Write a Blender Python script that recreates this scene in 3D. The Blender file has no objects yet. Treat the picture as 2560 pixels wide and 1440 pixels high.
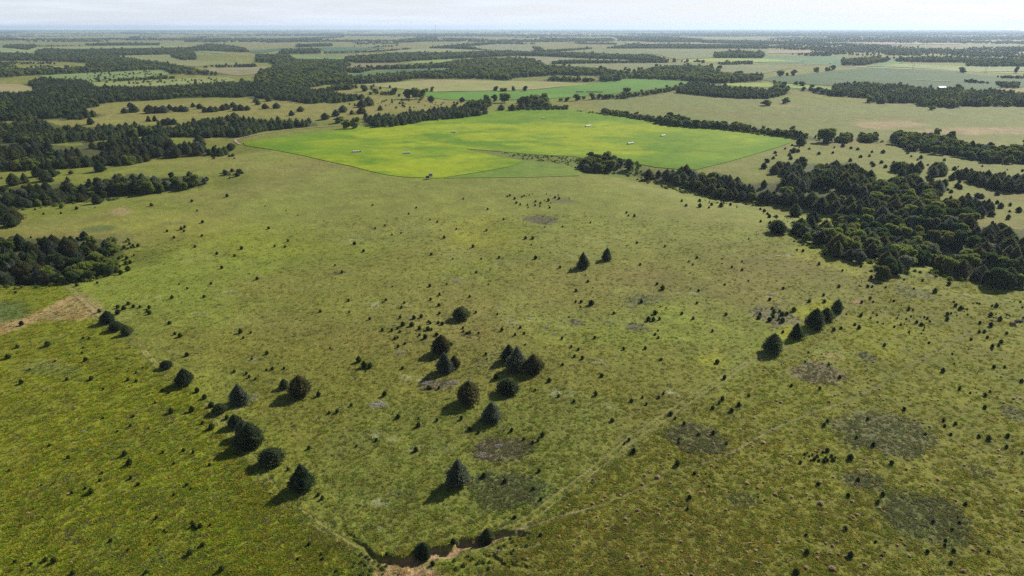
import bpy, math, random
import numpy as np
from mathutils import Matrix, Vector
from mathutils.geometry import delaunay_2d_cdt

R = math.radians
random.seed(7)
rng = np.random.default_rng(7)
scene = bpy.context.scene
col = scene.collection

# ------------------------------------------------------------------ camera
H = 110.0                       # drone height above the pasture, metres
FPX = 1707.0                    # focal length in pixels of the 2560 px wide photograph (24 mm)
PITCH = math.atan(651.0 / FPX)
cam_data = bpy.data.cameras.new('camera')
cam_data.sensor_width = 36.0
cam_data.lens = FPX / 2560.0 * 36.0
cam_data.clip_start = 1.0
cam_data.clip_end = 120000.0
cam = bpy.data.objects.new('camera', cam_data)
cam.location = (0, 0, H)
cam.rotation_euler = (math.pi / 2 - PITCH, 0, 0)
col.objects.link(cam)
scene.camera = cam

# ------------------------------------------------------------------ light and sky
SUN_AZ, SUN_EL = R(45), R(34)   # azimuth measured from +Y (ahead) towards +X (right)
world = bpy.data.worlds.new('World')
scene.world = world
world.use_nodes = True
wn, wl = world.node_tree.nodes, world.node_tree.links
wn.clear()
w_out = wn.new('ShaderNodeOutputWorld')
w_bg = wn.new('ShaderNodeBackground')
sky = wn.new('ShaderNodeTexSky')
sky.sky_type = 'NISHITA'
sky.sun_disc = False
sky.sun_elevation = SUN_EL
sky.sun_rotation = SUN_AZ
sky.altitude = 500
sky.air_density = 1.0
sky.dust_density = 1.0
sky.ozone_density = 1.0
w_bg.inputs['Strength'].default_value = 0.06
tc = wn.new('ShaderNodeTexCoord')
sep = wn.new('ShaderNodeSeparateXYZ')
wl.new(tc.outputs['Generated'], sep.inputs[0])
# thin white cloud veil, thickest low down, with faint streaks
mapc = wn.new('ShaderNodeMapping'); mapc.inputs['Scale'].default_value = (4.0, 4.0, 55.0)
wl.new(tc.outputs['Generated'], mapc.inputs['Vector'])
cn = wn.new('ShaderNodeTexNoise'); cn.inputs['Scale'].default_value = 1.6; cn.inputs['Detail'].default_value = 7; cn.inputs['Roughness'].default_value = 0.62
wl.new(mapc.outputs[0], cn.inputs['Vector'])
cr = wn.new('ShaderNodeMapRange'); cr.inputs['From Min'].default_value = 0.42; cr.inputs['From Max'].default_value = 0.70
cr.inputs['To Min'].default_value = 0.0; cr.inputs['To Max'].default_value = 0.28
wl.new(cn.outputs['Fac'], cr.inputs['Value'])
vr = wn.new('ShaderNodeMapRange'); vr.inputs['From Min'].default_value = 0.0; vr.inputs['From Max'].default_value = 0.24
vr.inputs['To Min'].default_value = 0.80; vr.inputs['To Max'].default_value = 0.0
wl.new(sep.outputs['Z'], vr.inputs['Value'])
cw = wn.new('ShaderNodeMapRange'); cw.inputs['From Min'].default_value = 0.12; cw.inputs['From Max'].default_value = 0.5; cw.inputs['To Min'].default_value = 1.0; cw.inputs['To Max'].default_value = 0.25
wl.new(sep.outputs['Z'], cw.inputs['Value'])
cm = wn.new('ShaderNodeMath'); cm.operation = 'MULTIPLY'
wl.new(cr.outputs[0], cm.inputs[0]); wl.new(cw.outputs[0], cm.inputs[1])
va = wn.new('ShaderNodeMath'); va.operation = 'ADD'; va.use_clamp = True
wl.new(cm.outputs[0], va.inputs[0]); wl.new(vr.outputs[0], va.inputs[1])
wmix = wn.new('ShaderNodeMix'); wmix.data_type = 'RGBA'
wmix.inputs[7].default_value = (10.1, 10.8, 12.1, 1)
wl.new(va.outputs[0], wmix.inputs[0]); wl.new(sky.outputs[0], wmix.inputs[6])
wl.new(wmix.outputs[2], w_bg.inputs['Color'])
wl.new(w_bg.outputs[0], w_out.inputs['Surface'])

sun_data = bpy.data.lights.new('sun', 'SUN')
sun_data.energy = 5.0
sun_data.angle = R(0.53)
sun_data.color = (1.0, 0.945, 0.86)
sun = bpy.data.objects.new('sun', sun_data)
sdir = Vector((math.sin(SUN_AZ) * math.cos(SUN_EL), math.cos(SUN_AZ) * math.cos(SUN_EL), math.sin(SUN_EL)))
sun.rotation_euler = sdir.to_track_quat('Z', 'Y').to_euler()
sun.location = (0, 0, 400)
col.objects.link(sun)

scene.view_settings.view_transform = 'Standard'
scene.view_settings.look = 'None'
scene.view_settings.exposure = 0.56
scene.view_settings.gamma = 1.0
scene.view_settings.use_curve_mapping = False
scene.render.engine = 'CYCLES'
scene.cycles.max_bounces = 5
scene.cycles.diffuse_bounces = 2
scene.cycles.transmission_bounces = 2
scene.cycles.volume_bounces = 1
scene.cycles.use_denoising = False

# ------------------------------------------------------------------ pixel <-> place
def ext(poly, m=90):
    """polygons that touch the frame's left or right edge carry on beyond it"""
    return [(-m if x <= 0 else (2560 + m if x >= 2560 else x), y) for x, y in poly]

def rays(px):
    px = np.asarray(px, float)
    x = (px[:, 0] - 1280) / FPX
    y = -(px[:, 1] - 720) / FPX
    return np.stack([x, np.cos(PITCH) + y * np.sin(PITCH), -np.sin(PITCH) + y * np.cos(PITCH)], 1)

def flat(px):
    d = rays(px)
    t = H / np.maximum(-d[:, 2], 1e-4)
    return d[:, :2] * t[:, None]

# ------------------------------------------------------------------ noise
def _hash(ix, iy, seed):
    h = (ix * 374761393 + iy * 668265263 + seed * 974711) & 0x7fffffff
    h = ((h ^ (h >> 13)) * 1274126177) & 0x7fffffff
    return ((h ^ (h >> 16)) & 0xffff) / 65535.0

def vnoise(x, y, seed=0):
    x = np.asarray(x, float); y = np.asarray(y, float)
    ix = np.floor(x).astype(np.int64); iy = np.floor(y).astype(np.int64)
    fx = x - ix; fy = y - iy
    fx = fx * fx * (3 - 2 * fx); fy = fy * fy * (3 - 2 * fy)
    a = _hash(ix, iy, seed); b = _hash(ix + 1, iy, seed); c = _hash(ix, iy + 1, seed); d = _hash(ix + 1, iy + 1, seed)
    return (a * (1 - fx) + b * fx) * (1 - fy) + (c * (1 - fx) + d * fx) * fy

def fbm(x, y, lam, seed=0, oct=3):
    s = 0; a = 1; t = 0
    for k in range(oct):
        c, q = math.cos(k * 1.1), math.sin(k * 1.1)
        s = s + a * vnoise((x * c - y * q) / lam + 31.7 * k, (x * q + y * c) / lam - 17.3 * k, seed + k)
        t += a; a *= 0.5; lam *= 0.5
    return s / t

def sstep(a, b, x):
    t = np.clip((x - a) / (b - a), 0, 1)
    return t * t * (3 - 2 * t)

def seg_dist(x, y, line):
    """distance to a polyline, and the sign of the side (+ = left of travel)"""
    best = np.full(np.shape(x), 1e9); side = np.zeros(np.shape(x))
    for (ax, ay), (bx, by) in zip(line[:-1], line[1:]):
        dx, dy = bx - ax, by - ay
        L = dx * dx + dy * dy + 1e-9
        t = np.clip(((x - ax) * dx + (y - ay) * dy) / L, 0, 1)
        d = np.hypot(x - ax - t * dx, y - ay - t * dy)
        s = np.sign(dx * (y - ay) - dy * (x - ax))
        m = d < best
        best = np.where(m, d, best); side = np.where(m, s, side)
    return best, side

def inside(x, y, poly):
    r = np.zeros(np.shape(x), bool)
    n = len(poly)
    for i in range(n):
        x1, y1 = poly[i]; x2, y2 = poly[(i + 1) % n]
        if y1 == y2: continue
        c = ((y1 > y) != (y2 > y)) & (x < (x2 - x1) * (y - y1) / (y2 - y1) + x1)
        r ^= c
    return r

# ------------------------------------------------------------------ terrain height
def spline(pts, n=6):
    pts = np.asarray(pts, float); out = []
    for i in range(len(pts) - 1):
        p0 = pts[max(i - 1, 0)]; p1 = pts[i]; p2 = pts[i + 1]; p3 = pts[min(i + 2, len(pts) - 1)]
        for k in range(n):
            t = k / n
            out.append(0.5 * ((2 * p1) + (-p0 + p2) * t + (2 * p0 - 5 * p1 + 4 * p2 - p3) * t * t + (-p0 + 3 * p1 - 3 * p2 + p3) * t ** 3))
    out.append(pts[-1])
    return np.array(out)

VALLEYS = [([(-300, 690), (0, 680), (160, 670), (290, 640)], 4.5, 16),
           ([(-300, 520), (0, 500), (260, 480), (520, 458)], 5.5, 24),
           ([(-300, 415), (0, 405), (300, 395), (560, 375)], 6.0, 34),
           ([(-300, 345), (0, 340), (400, 332), (760, 312)], 6.0, 45),
           ([(1600, 432), (1800, 470), (2000, 510), (2200, 580), (2420, 640), (2800, 700)], 7.0, 34),
           ([(2300, 700), (2450, 715), (2700, 745)], 2.0, 10)]
VALLEYS = [(flat(spline(p, 3)), d, s) for p, d, s in VALLEYS]
GULLY_PX = [(846, 1290), (872, 1322), (895, 1350), (925, 1372), (942, 1390), (975, 1393), (1010, 1395), (1050, 1386), (1085, 1374),
            (1100, 1371), (1130, 1366), (1150, 1354), (1180, 1348), (1215, 1335), (1238, 1327), (1262, 1325), (1296, 1327)]
GULLY = flat(spline(GULLY_PX, 5)) 
GULLY2 = flat(spline([(1232, 1388), (1262, 1402), (1290, 1408), (1312, 1412)], 4))

def near_cut(x, y):
    """the eroded bank with its steep far side, and a little slump beside it"""
    z = np.zeros(np.shape(x))
    m = (np.hypot(x, y) < 190) & (x > -60) & (x < 45)
    if m.any():
        xs, ys = x[m], y[m]
        w = 0.6 * (vnoise(xs / 1.3, ys / 1.3, 3) - 0.5) + 1.3 * (vnoise(xs / 3.5, ys / 3.5, 4) - 0.5)
        d, s = seg_dist(xs, ys, GULLY)
        d = d * s + w
        along = sstep(-52, -36, xs) * (0.55 + 0.45 * vnoise(xs / 5.0, ys * 0, 9))
        wd = 1.6 + 3.2 * sstep(-34, -18, xs) * vnoise(xs / 6.0, ys * 0, 8)
        prof = np.where(d > 0, 1 - sstep(0.0, 0.6, d), 1 - sstep(0.2, 1, -d / wd))
        end = 1 - sstep(1.0, 6.0, np.hypot(xs - GULLY[-1][0], ys - GULLY[-1][1]) * (xs > GULLY[-1][0]))
        z1 = -(0.35 + 1.45 * sstep(-38, -22, xs)) * prof * along * end
        d2, s2 = seg_dist(xs, ys, GULLY2)
        d2 = d2 * s2 + w
        p2 = np.where(d2 > 0, 1 - sstep(0, 0.6, d2), 1 - sstep(0.2, 2.6, -d2))
        z[m] = np.minimum(z1, -0.45 * p2 * (np.abs(d2) < 4))
    return z

def terrain(x, y, cut=True):
    x = np.asarray(x, float); y = np.asarray(y, float)
    r = np.hypot(x, y)
    z = 4.0 * (fbm(x, y, 170, 11, 2) - 0.5) * (1 - sstep(500, 1000, r))
    z += 7.0 * (fbm(x, y, 900, 21, 2) - 0.5) * sstep(250, 900, r) * (1 - 0.5 * sstep(3000, 7000, r))
    z += 30.0 * (fbm(x, y, 7000, 31, 2) - 0.5) * sstep(3500, 12000, r)
    z += 1.5 * (fbm(x, y, 62, 42, 2) - 0.5) * (1 - sstep(330, 520, r))
    z += (0.55 * (vnoise(x / 15, y / 15, 43) - 0.5) + 0.16 * (vnoise(x / 5, y / 5, 41) - 0.5)) * (1 - sstep(250, 330, r))
    for line, dep, sg in VALLEYS:
        b0 = line.min(0) - 3 * sg; b1 = line.max(0) + 3 * sg
        m = (x > b0[0]) & (x < b1[0]) & (y > b0[1]) & (y < b1[1])
        if m.any():
            d, _ = seg_dist(x[m], y[m], line)
            z[m] -= dep * np.exp(-(d / sg) ** 2)
    if cut:
        z += near_cut(x, y)
    return z

def place(px, cut=True):
    """where the line of sight through a pixel of the photograph meets the terrain"""
    px = np.asarray(px, float).reshape(-1, 2)
    d = rays(px)
    dz = np.minimum(d[:, 2], -1e-4)
    z = np.zeros(len(px))
    for k in range(26):
        t = (H - z) / -dz
        x, y = d[:, 0] * t, d[:, 1] * t
        z = z + (terrain(x, y, cut) - z) * 0.6
    return np.stack([x, y, terrain(x, y, cut)], 1)

def project(P):
    P = np.asarray(P, float).reshape(-1, 3)
    c, s = math.cos(PITCH), math.sin(PITCH)
    X = P[:, 0]; Y = P[:, 1]; Z = P[:, 2] - H
    dep = Y * c - Z * s
    up = Y * s + Z * c
    dep = np.maximum(dep, 1e-3)
    return np.stack([1280 + FPX * X / dep, 720 - FPX * up / dep], 1), dep

# ------------------------------------------------------------------ scene helpers
def tag(o, label=None, cat=None, group=None, kind=None):
    if label: o['label'] = label
    if cat: o['category'] = cat
    if group: o['group'] = group
    if kind: o['kind'] = kind
    return o

def mesh_np(name, V, F, mat=None, smooth=False):
    """V: (n,3); F: (m,3) or (m,4) index array"""
    V = np.asarray(V, np.float32); F = np.asarray(F, np.int32)
    me = bpy.data.meshes.new(name)
    me.vertices.add(len(V)); me.vertices.foreach_set('co', V.ravel())
    k = F.shape[1]
    me.loops.add(F.size); me.loops.foreach_set('vertex_index', F.ravel())
    me.polygons.add(len(F))
    me.polygons.foreach_set('loop_start', np.arange(0, F.size, k, dtype=np.int32))
    me.polygons.foreach_set('loop_total', np.full(len(F), k, np.int32))
    if smooth: me.polygons.foreach_set('use_smooth', np.ones(len(F), bool))
    me.update(calc_edges=True)
    me.validate()
    if mat: me.materials.append(mat)
    return me

def set_col(me, name, C):
    a = me.color_attributes.new(name, 'FLOAT_COLOR', 'POINT')
    C = np.concatenate([C, np.ones((len(C), 1))], 1).astype(np.float32)
    a.data.foreach_set('color', C.ravel())

def link(name, me, parent=None, loc=None):
    o = bpy.data.objects.new(name, me)
    col.objects.link(o)
    if parent: o.parent = parent
    if loc is not None: o.location = loc
    return o

def empty(name, loc, rz=0.0):
    o = bpy.data.objects.new(name, None)
    o.empty_display_size = 0.5
    o.location = loc; o.rotation_euler = (0, 0, rz)
    col.objects.link(o)
    return o

class MB:
    """collects boxes and bars into one mesh"""
    def __init__(s): s.V = []; s.F = []
    def add(s, V, F):
        n = len(s.V); s.V += [tuple(v) for v in V]; s.F += [tuple(i + n for i in f) for f in F]
    def box(s, cx, cy, cz, sx, sy, sz, M=None):
        V = [Vector((cx + a * sx / 2, cy + b * sy / 2, cz + c * sz / 2)) for a in (-1, 1) for b in (-1, 1) for c in (-1, 1)]
        if M: V = [M @ v for v in V]
        s.add(V, [(0, 1, 3, 2), (4, 6, 7, 5), (0, 4, 5, 1), (2, 3, 7, 6), (0, 2, 6, 4), (1, 5, 7, 3)])
    def bar(s, a, b, r0, r1=None, n=6, cap=True):
        a = Vector(a); b = Vector(b); r1 = r0 if r1 is None else r1
        d = (b - a).normalized(); u = d.orthogonal().normalized(); w = d.cross(u)
        V = []
        for p, r in ((a, r0), (b, r1)):
            for k in range(n):
                t = 2 * math.pi * k / n
                V.append(p + (u * math.cos(t) + w * math.sin(t)) * r)
        F = [(k, (k + 1) % n, n + (k + 1) % n, n + k) for k in range(n)]
        if cap: F += [tuple(range(n - 1, -1, -1)), tuple(range(n, 2 * n))]
        s.add(V, F)
    def mesh(s, name, mat):
        me = bpy.data.meshes.new(name); me.from_pydata(s.V, [], s.F); me.update(); me.materials.append(mat)
        return me
    def build(s, name, mat, parent=None, loc=None):
        return link(name, s.mesh(name, mat), parent, loc)
# ------------------------------------------------------------------ materials
def new_mat(name):
    m = bpy.data.materials.new(name); m.use_nodes = True
    n, l = m.node_tree.nodes, m.node_tree.links
    n.clear()
    return m, n, l

def N(n, t, **k):
    o = n.new(t)
    for a, b in k.items(): setattr(o, a, b)
    return o

def noise_node(n, l, vec, scale, detail=4, rough=0.6):
    t = n.new('ShaderNodeTexNoise'); t.inputs['Scale'].default_value = scale
    t.inputs['Detail'].default_value = detail; t.inputs['Roughness'].default_value = rough
    l.new(vec, t.inputs['Vector'])
    return t

def rng_node(n, l, src, a, b, c, d):
    t = n.new('ShaderNodeMapRange')
    for k, v in zip(('From Min', 'From Max', 'To Min', 'To Max'), (a, b, c, d)): t.inputs[k].default_value = v
    l.new(src, t.inputs['Value'])
    return t

def math_node(n, l, op, a, b):
    t = n.new('ShaderNodeMath'); t.operation = op
    for i, v in enumerate((a, b)):
        if isinstance(v, (int, float)): t.inputs[i].default_value = v
        else: l.new(v, t.inputs[i])
    return t

def turf_material(name, scales, bump=0.4, bdist=0.5, streak=None, amp=0.3):
    """ground cover: base colour of the place from the 'col' attribute, broken up by noises at several sizes"""
    m, n, l = new_mat(name)
    out = n.new('ShaderNodeOutputMaterial')
    bs = n.new('ShaderNodeBsdfPrincipled')
    bs.inputs['Roughness'].default_value = 0.9
    bs.inputs['Specular IOR Level'].default_value = 0.12
    geo = n.new('ShaderNodeNewGeometry')
    at = n.new('ShaderNodeAttribute'); at.attribute_name = 'col'
    fac = None; hsum = None
    for i, (s, a) in enumerate(scales):
        t = noise_node(n, l, geo.outputs['Position'], s, 3, 0.65)
        r = rng_node(n, l, t.outputs['Fac'], 0.28, 0.72, 1 - a, 1 + a)
        fac = r.outputs[0] if fac is None else math_node(n, l, 'MULTIPLY', fac, r.outputs[0]).outputs[0]
        hsum = t.outputs['Fac'] if hsum is None else math_node(n, l, 'ADD', hsum, t.outputs['Fac']).outputs[0]
    # blades of dry straw and green mixed through the sward
    t = noise_node(n, l, geo.outputs['Position'], scales[0][0] * 1.7, 3, 0.7)
    r = rng_node(n, l, t.outputs['Fac'], 0.35, 0.68, 0.0, 1.0)
    hs = n.new('ShaderNodeMix'); hs.data_type = 'RGBA'; hs.blend_type = 'MULTIPLY'; hs.inputs[0].default_value = 1.0
    tint = n.new('ShaderNodeMix'); tint.data_type = 'RGBA'
    tint.inputs[6].default_value = (0.90, 1.03, 0.70, 1); tint.inputs[7].default_value = (1.18, 1.0, 1.15, 1)
    l.new(r.outputs[0], tint.inputs[0])
    l.new(at.outputs['Color'], hs.inputs[6]); l.new(tint.outputs[2], hs.inputs[7])
    mul = n.new('ShaderNodeVectorMath'); mul.operation = 'SCALE'
    l.new(hs.outputs[2], mul.inputs[0]); l.new(fac, mul.inputs['Scale'])
    l.new(mul.outputs[0], bs.inputs['Base Color'])
    b = n.new('ShaderNodeBump'); b.inputs['Strength'].default_value = bump; b.inputs['Distance'].default_value = bdist
    l.new(hsum, b.inputs['Height']); l.new(b.outputs[0], bs.inputs['Normal'])
    l.new(bs.outputs[0], out.inputs['Surface'])
    return m

M_GROUND = turf_material('pasture_turf', [(1.4, 0.30), (0.33, 0.20), (0.05, 0.12)], 0.9, 0.45)
M_HAY = turf_material('hay_stubble', [(0.5, 0.10), (0.11, 0.16), (0.03, 0.12)], 0.4, 0.3)
M_CROP = turf_material('crop_rows', [(0.3, 0.07), (0.06, 0.07), (0.012, 0.10)], 0.3, 0.3)

def leaf_material(name, c0, c1, trans=0.28, attr=None, rough=0.75):
    m, n, l = new_mat(name)
    out = n.new('ShaderNodeOutputMaterial')
    oi = n.new('ShaderNodeObjectInfo'); geo = n.new('ShaderNodeNewGeometry')
    nz = noise_node(n, l, geo.outputs['Position'], 0.9, 3, 0.6)
    a = math_node(n, l, 'MULTIPLY', oi.outputs['Random'], 0.85)
    b = rng_node(n, l, nz.outputs['Fac'], 0.3, 0.7, -0.2, 0.45)
    f = math_node(n, l, 'ADD', a.outputs[0], b.outputs[0]); f.use_clamp = True
    mx = n.new('ShaderNodeMix'); mx.data_type = 'RGBA'
    mx.inputs[6].default_value = (*c0, 1); mx.inputs[7].default_value = (*c1, 1)
    l.new(f.outputs[0], mx.inputs[0])
    csrc = mx.outputs[2]
    if attr:
        at = n.new('ShaderNodeAttribute'); at.attribute_type = 'INSTANCER'; at.attribute_name = attr
        m2 = n.new('ShaderNodeMix'); m2.data_type = 'RGBA'; m2.blend_type = 'MULTIPLY'; m2.inputs[0].default_value = 1.0
        l.new(csrc, m2.inputs[6]); l.new(at.outputs['Color'], m2.inputs[7]); csrc = m2.outputs[2]
    df = n.new('ShaderNodeBsdfPrincipled'); df.inputs['Roughness'].default_value = rough
    df.inputs['Specular IOR Level'].default_value = 0.15
    tr = n.new('ShaderNodeBsdfTranslucent')
    l.new(csrc, df.inputs['Base Color']); l.new(csrc, tr.inputs['Color'])
    ms = n.new('ShaderNodeMixShader'); ms.inputs[0].default_value = trans
    l.new(df.outputs[0], ms.inputs[1]); l.new(tr.outputs[0], ms.inputs[2])
    l.new(ms.outputs[0], out.inputs['Surface'])
    return m

M_CEDAR = leaf_material('cedar_needles', (0.050, 0.078, 0.042), (0.150, 0.180, 0.068), 0.45)
M_CEDAR_BLUE = leaf_material('cedar_needles_silvery', (0.070, 0.092, 0.062), (0.170, 0.195, 0.130), 0.42)
M_CEDAR_BROWN = leaf_material('cedar_needles_bronze', (0.070, 0.074, 0.030), (0.165, 0.155, 0.060), 0.42)
M_YOUNG = leaf_material('young_cedar_needles', (0.034, 0.064, 0.014), (0.100, 0.140, 0.034), 0.42)
M_LEAF = leaf_material('broad_leaves', (0.105, 0.150, 0.036), (0.245, 0.290, 0.060), 0.48)
M_LEAF_DARK = leaf_material('dark_broad_leaves', (0.045, 0.080, 0.028), (0.110, 0.155, 0.045), 0.42)
M_LEAF_OLIVE = leaf_material('olive_broad_leaves', (0.115, 0.125, 0.034), (0.220, 0.220, 0.055), 0.45)
M_LEAF_PALE = leaf_material('pale_broad_leaves', (0.140, 0.190, 0.030), (0.27, 0.32, 0.070), 0.48)
M_LEAF_GREY = leaf_material('silvery_broad_leaves', (0.12, 0.14, 0.09), (0.24, 0.26, 0.18), 0.4)
M_GRASS = leaf_material('grass_blades', (1.7, 1.8, 1.5), (2.4, 2.3, 2.1), 0.5, attr='col')
M_STRAW = leaf_material('straw_tussock', (0.46, 0.34, 0.20), (0.70, 0.54, 0.36), 0.45)
M_FORB = leaf_material('grey_forbs', (0.13, 0.14, 0.062), (0.23, 0.215, 0.105), 0.45)

def simple_mat(name, c, rough=0.8, var=0.25, scale=3.0, metal=0.0):
    m, n, l = new_mat(name)
    out = n.new('ShaderNodeOutputMaterial'); bs = n.new('ShaderNodeBsdfPrincipled')
    geo = n.new('ShaderNodeNewGeometry')
    t = noise_node(n, l, geo.outputs['Position'], scale, 5, 0.6)
    r = rng_node(n, l, t.outputs['Fac'], 0.3, 0.7, 1 - var, 1 + var)
    rgb = n.new('ShaderNodeRGB'); rgb.outputs[0].default_value = (*c, 1)
    mu = n.new('ShaderNodeVectorMath'); mu.operation = 'SCALE'
    l.new(rgb.outputs[0], mu.inputs[0]); l.new(r.outputs[0], mu.inputs['Scale'])
    l.new(mu.outputs[0], bs.inputs['Base Color'])
    bs.inputs['Roughness'].default_value = rough; bs.inputs['Metallic'].default_value = metal
    l.new(bs.outputs[0], out.inputs['Surface'])
    return m

M_BARK = simple_mat('bark', (0.12, 0.095, 0.075), 0.9)
M_DEADWOOD = simple_mat('weathered_dead_wood', (0.30, 0.26, 0.24), 0.9)
M_BALE = simple_mat('net_wrapped_hay', (0.62, 0.60, 0.54), 0.6, 0.15)
M_BALE_END = simple_mat('cut_hay', (0.22, 0.17, 0.09), 0.9)
M_BALE_TAN = simple_mat('weathered_hay', (0.36, 0.27, 0.16), 0.9)
M_PLYWOOD = simple_mat('grey_plywood', (0.20, 0.21, 0.24), 0.75)
M_DARKWALL = simple_mat('dark_painted_wood', (0.06, 0.055, 0.075), 0.7)
M_TIMBER = simple_mat('weathered_timber', (0.34, 0.29, 0.22), 0.85)
M_GLASS = simple_mat('dark_window_opening', (0.02, 0.022, 0.028), 0.2, 0.05)
M_ROAD = simple_mat('pale_gravel_road', (0.46, 0.42, 0.37), 0.95, 0.12, 0.2)
M_TRACK = simple_mat('bare_soil', (0.25, 0.19, 0.12), 0.95, 0.3, 0.8)
M_WHITE = simple_mat('white_metal_roof', (0.78, 0.78, 0.76), 0.5, 0.05)
M_WALL = simple_mat('pale_siding', (0.6, 0.57, 0.5), 0.7, 0.08)
M_STEEL = simple_mat('galvanised_steel', (0.25, 0.25, 0.27), 0.5, 0.1)
M_COW_BLACK = simple_mat('black_hide', (0.018, 0.015, 0.016), 1.0, 0.2)
M_COW_RED = simple_mat('red_brown_hide', (0.14, 0.055, 0.03), 1.0, 0.2)
M_COW_TAN = simple_mat('cream_hide', (0.20, 0.14, 0.09), 1.0, 0.1)

# ------------------------------------------------------------------ colour of the ground
C_OLIVE = np.array([0.134, 0.150, 0.024])
C_TAN = np.array([0.186, 0.166, 0.052])
C_PALE = np.array([0.172, 0.185, 0.048])
C_BRIGHT = np.array([0.165, 0.205, 0.026])
C_YELLOW = np.array([0.205, 0.215, 0.018])
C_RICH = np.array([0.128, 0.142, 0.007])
C_BROWNG = np.array([0.135, 0.112, 0.034])
C_FORB = np.array([0.100, 0.104, 0.048])
C_DARKG = np.array([0.075, 0.100, 0.035])
C_DIRT = np.array([0.30, 0.205, 0.125])
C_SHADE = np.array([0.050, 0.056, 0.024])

def P(s):
    v = [float(t) for t in s.replace(',', ' ').split()]
    return list(zip(v[0::2], v[1::2]))

# (outline in the photograph's pixels, colour, strength, edge noise in m)
TINTS = [
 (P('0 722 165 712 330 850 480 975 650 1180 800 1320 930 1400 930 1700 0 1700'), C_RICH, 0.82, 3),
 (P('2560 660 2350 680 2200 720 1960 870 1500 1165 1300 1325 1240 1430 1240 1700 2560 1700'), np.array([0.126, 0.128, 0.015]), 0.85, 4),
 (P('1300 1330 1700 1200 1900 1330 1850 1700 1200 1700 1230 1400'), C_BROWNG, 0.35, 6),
 (P('330 850 700 830 1100 850 1500 860 1960 868 1800 960 1500 1165 1300 1325 1240 1430 950 1430 830 1330 640 1180 480 975'), np.array([0.124, 0.122, 0.021]), 0.85, 12),  # near spur: backlight and lens falloff painted in as darker turf colour
 (P('950 1010 1450 960 1560 1050 1400 1240 1250 1330 1000 1390 800 1300 780 1150'), np.array([0.102, 0.128, 0.024]), 0.5, 8),
 (P('180 560 420 530 700 550 860 600 760 640 560 640 420 600 250 590'), C_YELLOW, 0.30, 8),
 (P('1060 490 1200 510 1280 540 1260 600 1150 620 1050 570'), C_YELLOW, 0.35, 8),
 (P('1150 545 1330 570 1260 625 1120 600'), C_YELLOW, 0.3, 6),
 (P('1950 812 1990 765 2060 745 2110 760 2050 800 2000 850 1940 840'), C_YELLOW, 0.85, 2),
 (P('1735 890 1790 880 1820 900 1790 915 1740 912'), C_YELLOW, 0.65, 2),
 (P('2080 835 2200 800 2330 830 2250 900 2120 880'), C_YELLOW, 0.35, 5),
 (P('2120 630 2200 650 2160 700 2050 660 1960 640 2000 610'), C_YELLOW, 0.45, 4),
 (P('1985 535 2090 545 2088 565 2000 558'), C_YELLOW, 0.9, 1),
 (P('1700 760 1900 650 2100 640 1950 760 1750 860'), C_TAN, 0.25, 8),
 (P('560 700 980 640 1240 760 1260 850 980 900 640 860'), C_BROWNG, 0.45, 9),
 (P('1250 640 1500 660 1620 760 1450 800 1250 740'), C_BROWNG, 0.35, 8),
 (P('1650 590 1950 600 2080 690 1900 740 1600 700'), C_BROWNG, 0.32, 8),
 (P('640 400 1060 450 1280 520 1000 620 620 560 300 480 500 430'), C_PALE, 0.40, 10),
 (P('1120 450 1690 455 1900 520 1900 600 1400 640 1250 520'), C_PALE, 0.35, 10),
 (P('0 830 40 800 110 775 170 745 210 738 245 760 260 790 190 800 100 800 30 830 0 850'), C_DIRT, 0.75, 2.5),
 (P('278 525 310 517 332 530 310 540 280 536'), C_DIRT, 0.6, 2),
 (P('0 745 60 755 75 790 30 805 0 810'), C_DARKG, 0.8, 2),
 (P('60 915 110 895 165 895 150 915 90 925'), C_PALE, 0.7, 2),
 (P('205 570 290 562 280 578 215 580'), C_DARKG, 0.5, 2),
 (P('2130 752 2150 750 2165 756 2140 762'), np.array([0.30, 0.17, 0.11]), 0.7, 0.6),
 (P('2000 900 2080 840 2160 880 2110 900 2030 930'), C_PALE, 0.5, 2),
 (P('2060 880 2110 885 2100 900 2060 892'), C_DIRT, 0.4, 1),
 # far pastures
 (P('130 262 260 262 420 258 640 250 900 262 1080 262 900 300 800 300 560 290 420 312 200 312 120 300'), C_TAN, 0.75, 10),
 (P('230 300 420 296 560 290 500 310 300 318'), C_PALE, 0.5, 10),
 (P('900 240 1080 240 1200 262 1100 275 900 262'), C_TAN, 0.6, 8),
 (P('1480 240 1700 235 1900 246 2170 262 2560 272 2560 350 2400 350 2200 352 1990 340 1900 322 1500 275'), np.array([0.132, 0.148, 0.042]), 0.9, 6),
 (P('2160 305 2260 302 2340 312 2200 325 2140 315'), C_DIRT, 0.7, 8),
 (P('2270 325 2400 318 2560 322 2500 334 2340 334'), C_DIRT, 0.7, 8),
 (P('1900 262 2000 262 2010 268 1905 268'), C_DIRT, 0.3, 3),
 (P('1600 262 1900 285 2400 290 2400 300 1850 296'), C_BROWNG, 0.4, 12),
 (P('1770 420 1900 385 1990 352 2240 378 2560 415 2560 440 2200 432 1960 415 1880 450 1800 432'), np.array([0.145, 0.155, 0.036]), 0.85, 4),
 (P('2440 228 2495 220 2560 218 2560 232'), C_DIRT, 0.5, 3),
 (P('1165 373 1290 383 1440 393 1480 400 1600 410 1640 430 1560 445 1450 436 1380 410 1290 400'), np.array([0.098, 0.130, 0.026]), 1.0, 2),
 (P('760 222 800 217 990 205 990 218 900 236 800 236'), C_TAN, 0.7, 5),
 (P('0 70 2560 70 2560 130 1500 135 900 140 0 116'), np.array([0.145, 0.150, 0.062]), 0.6, 60),
]
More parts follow.
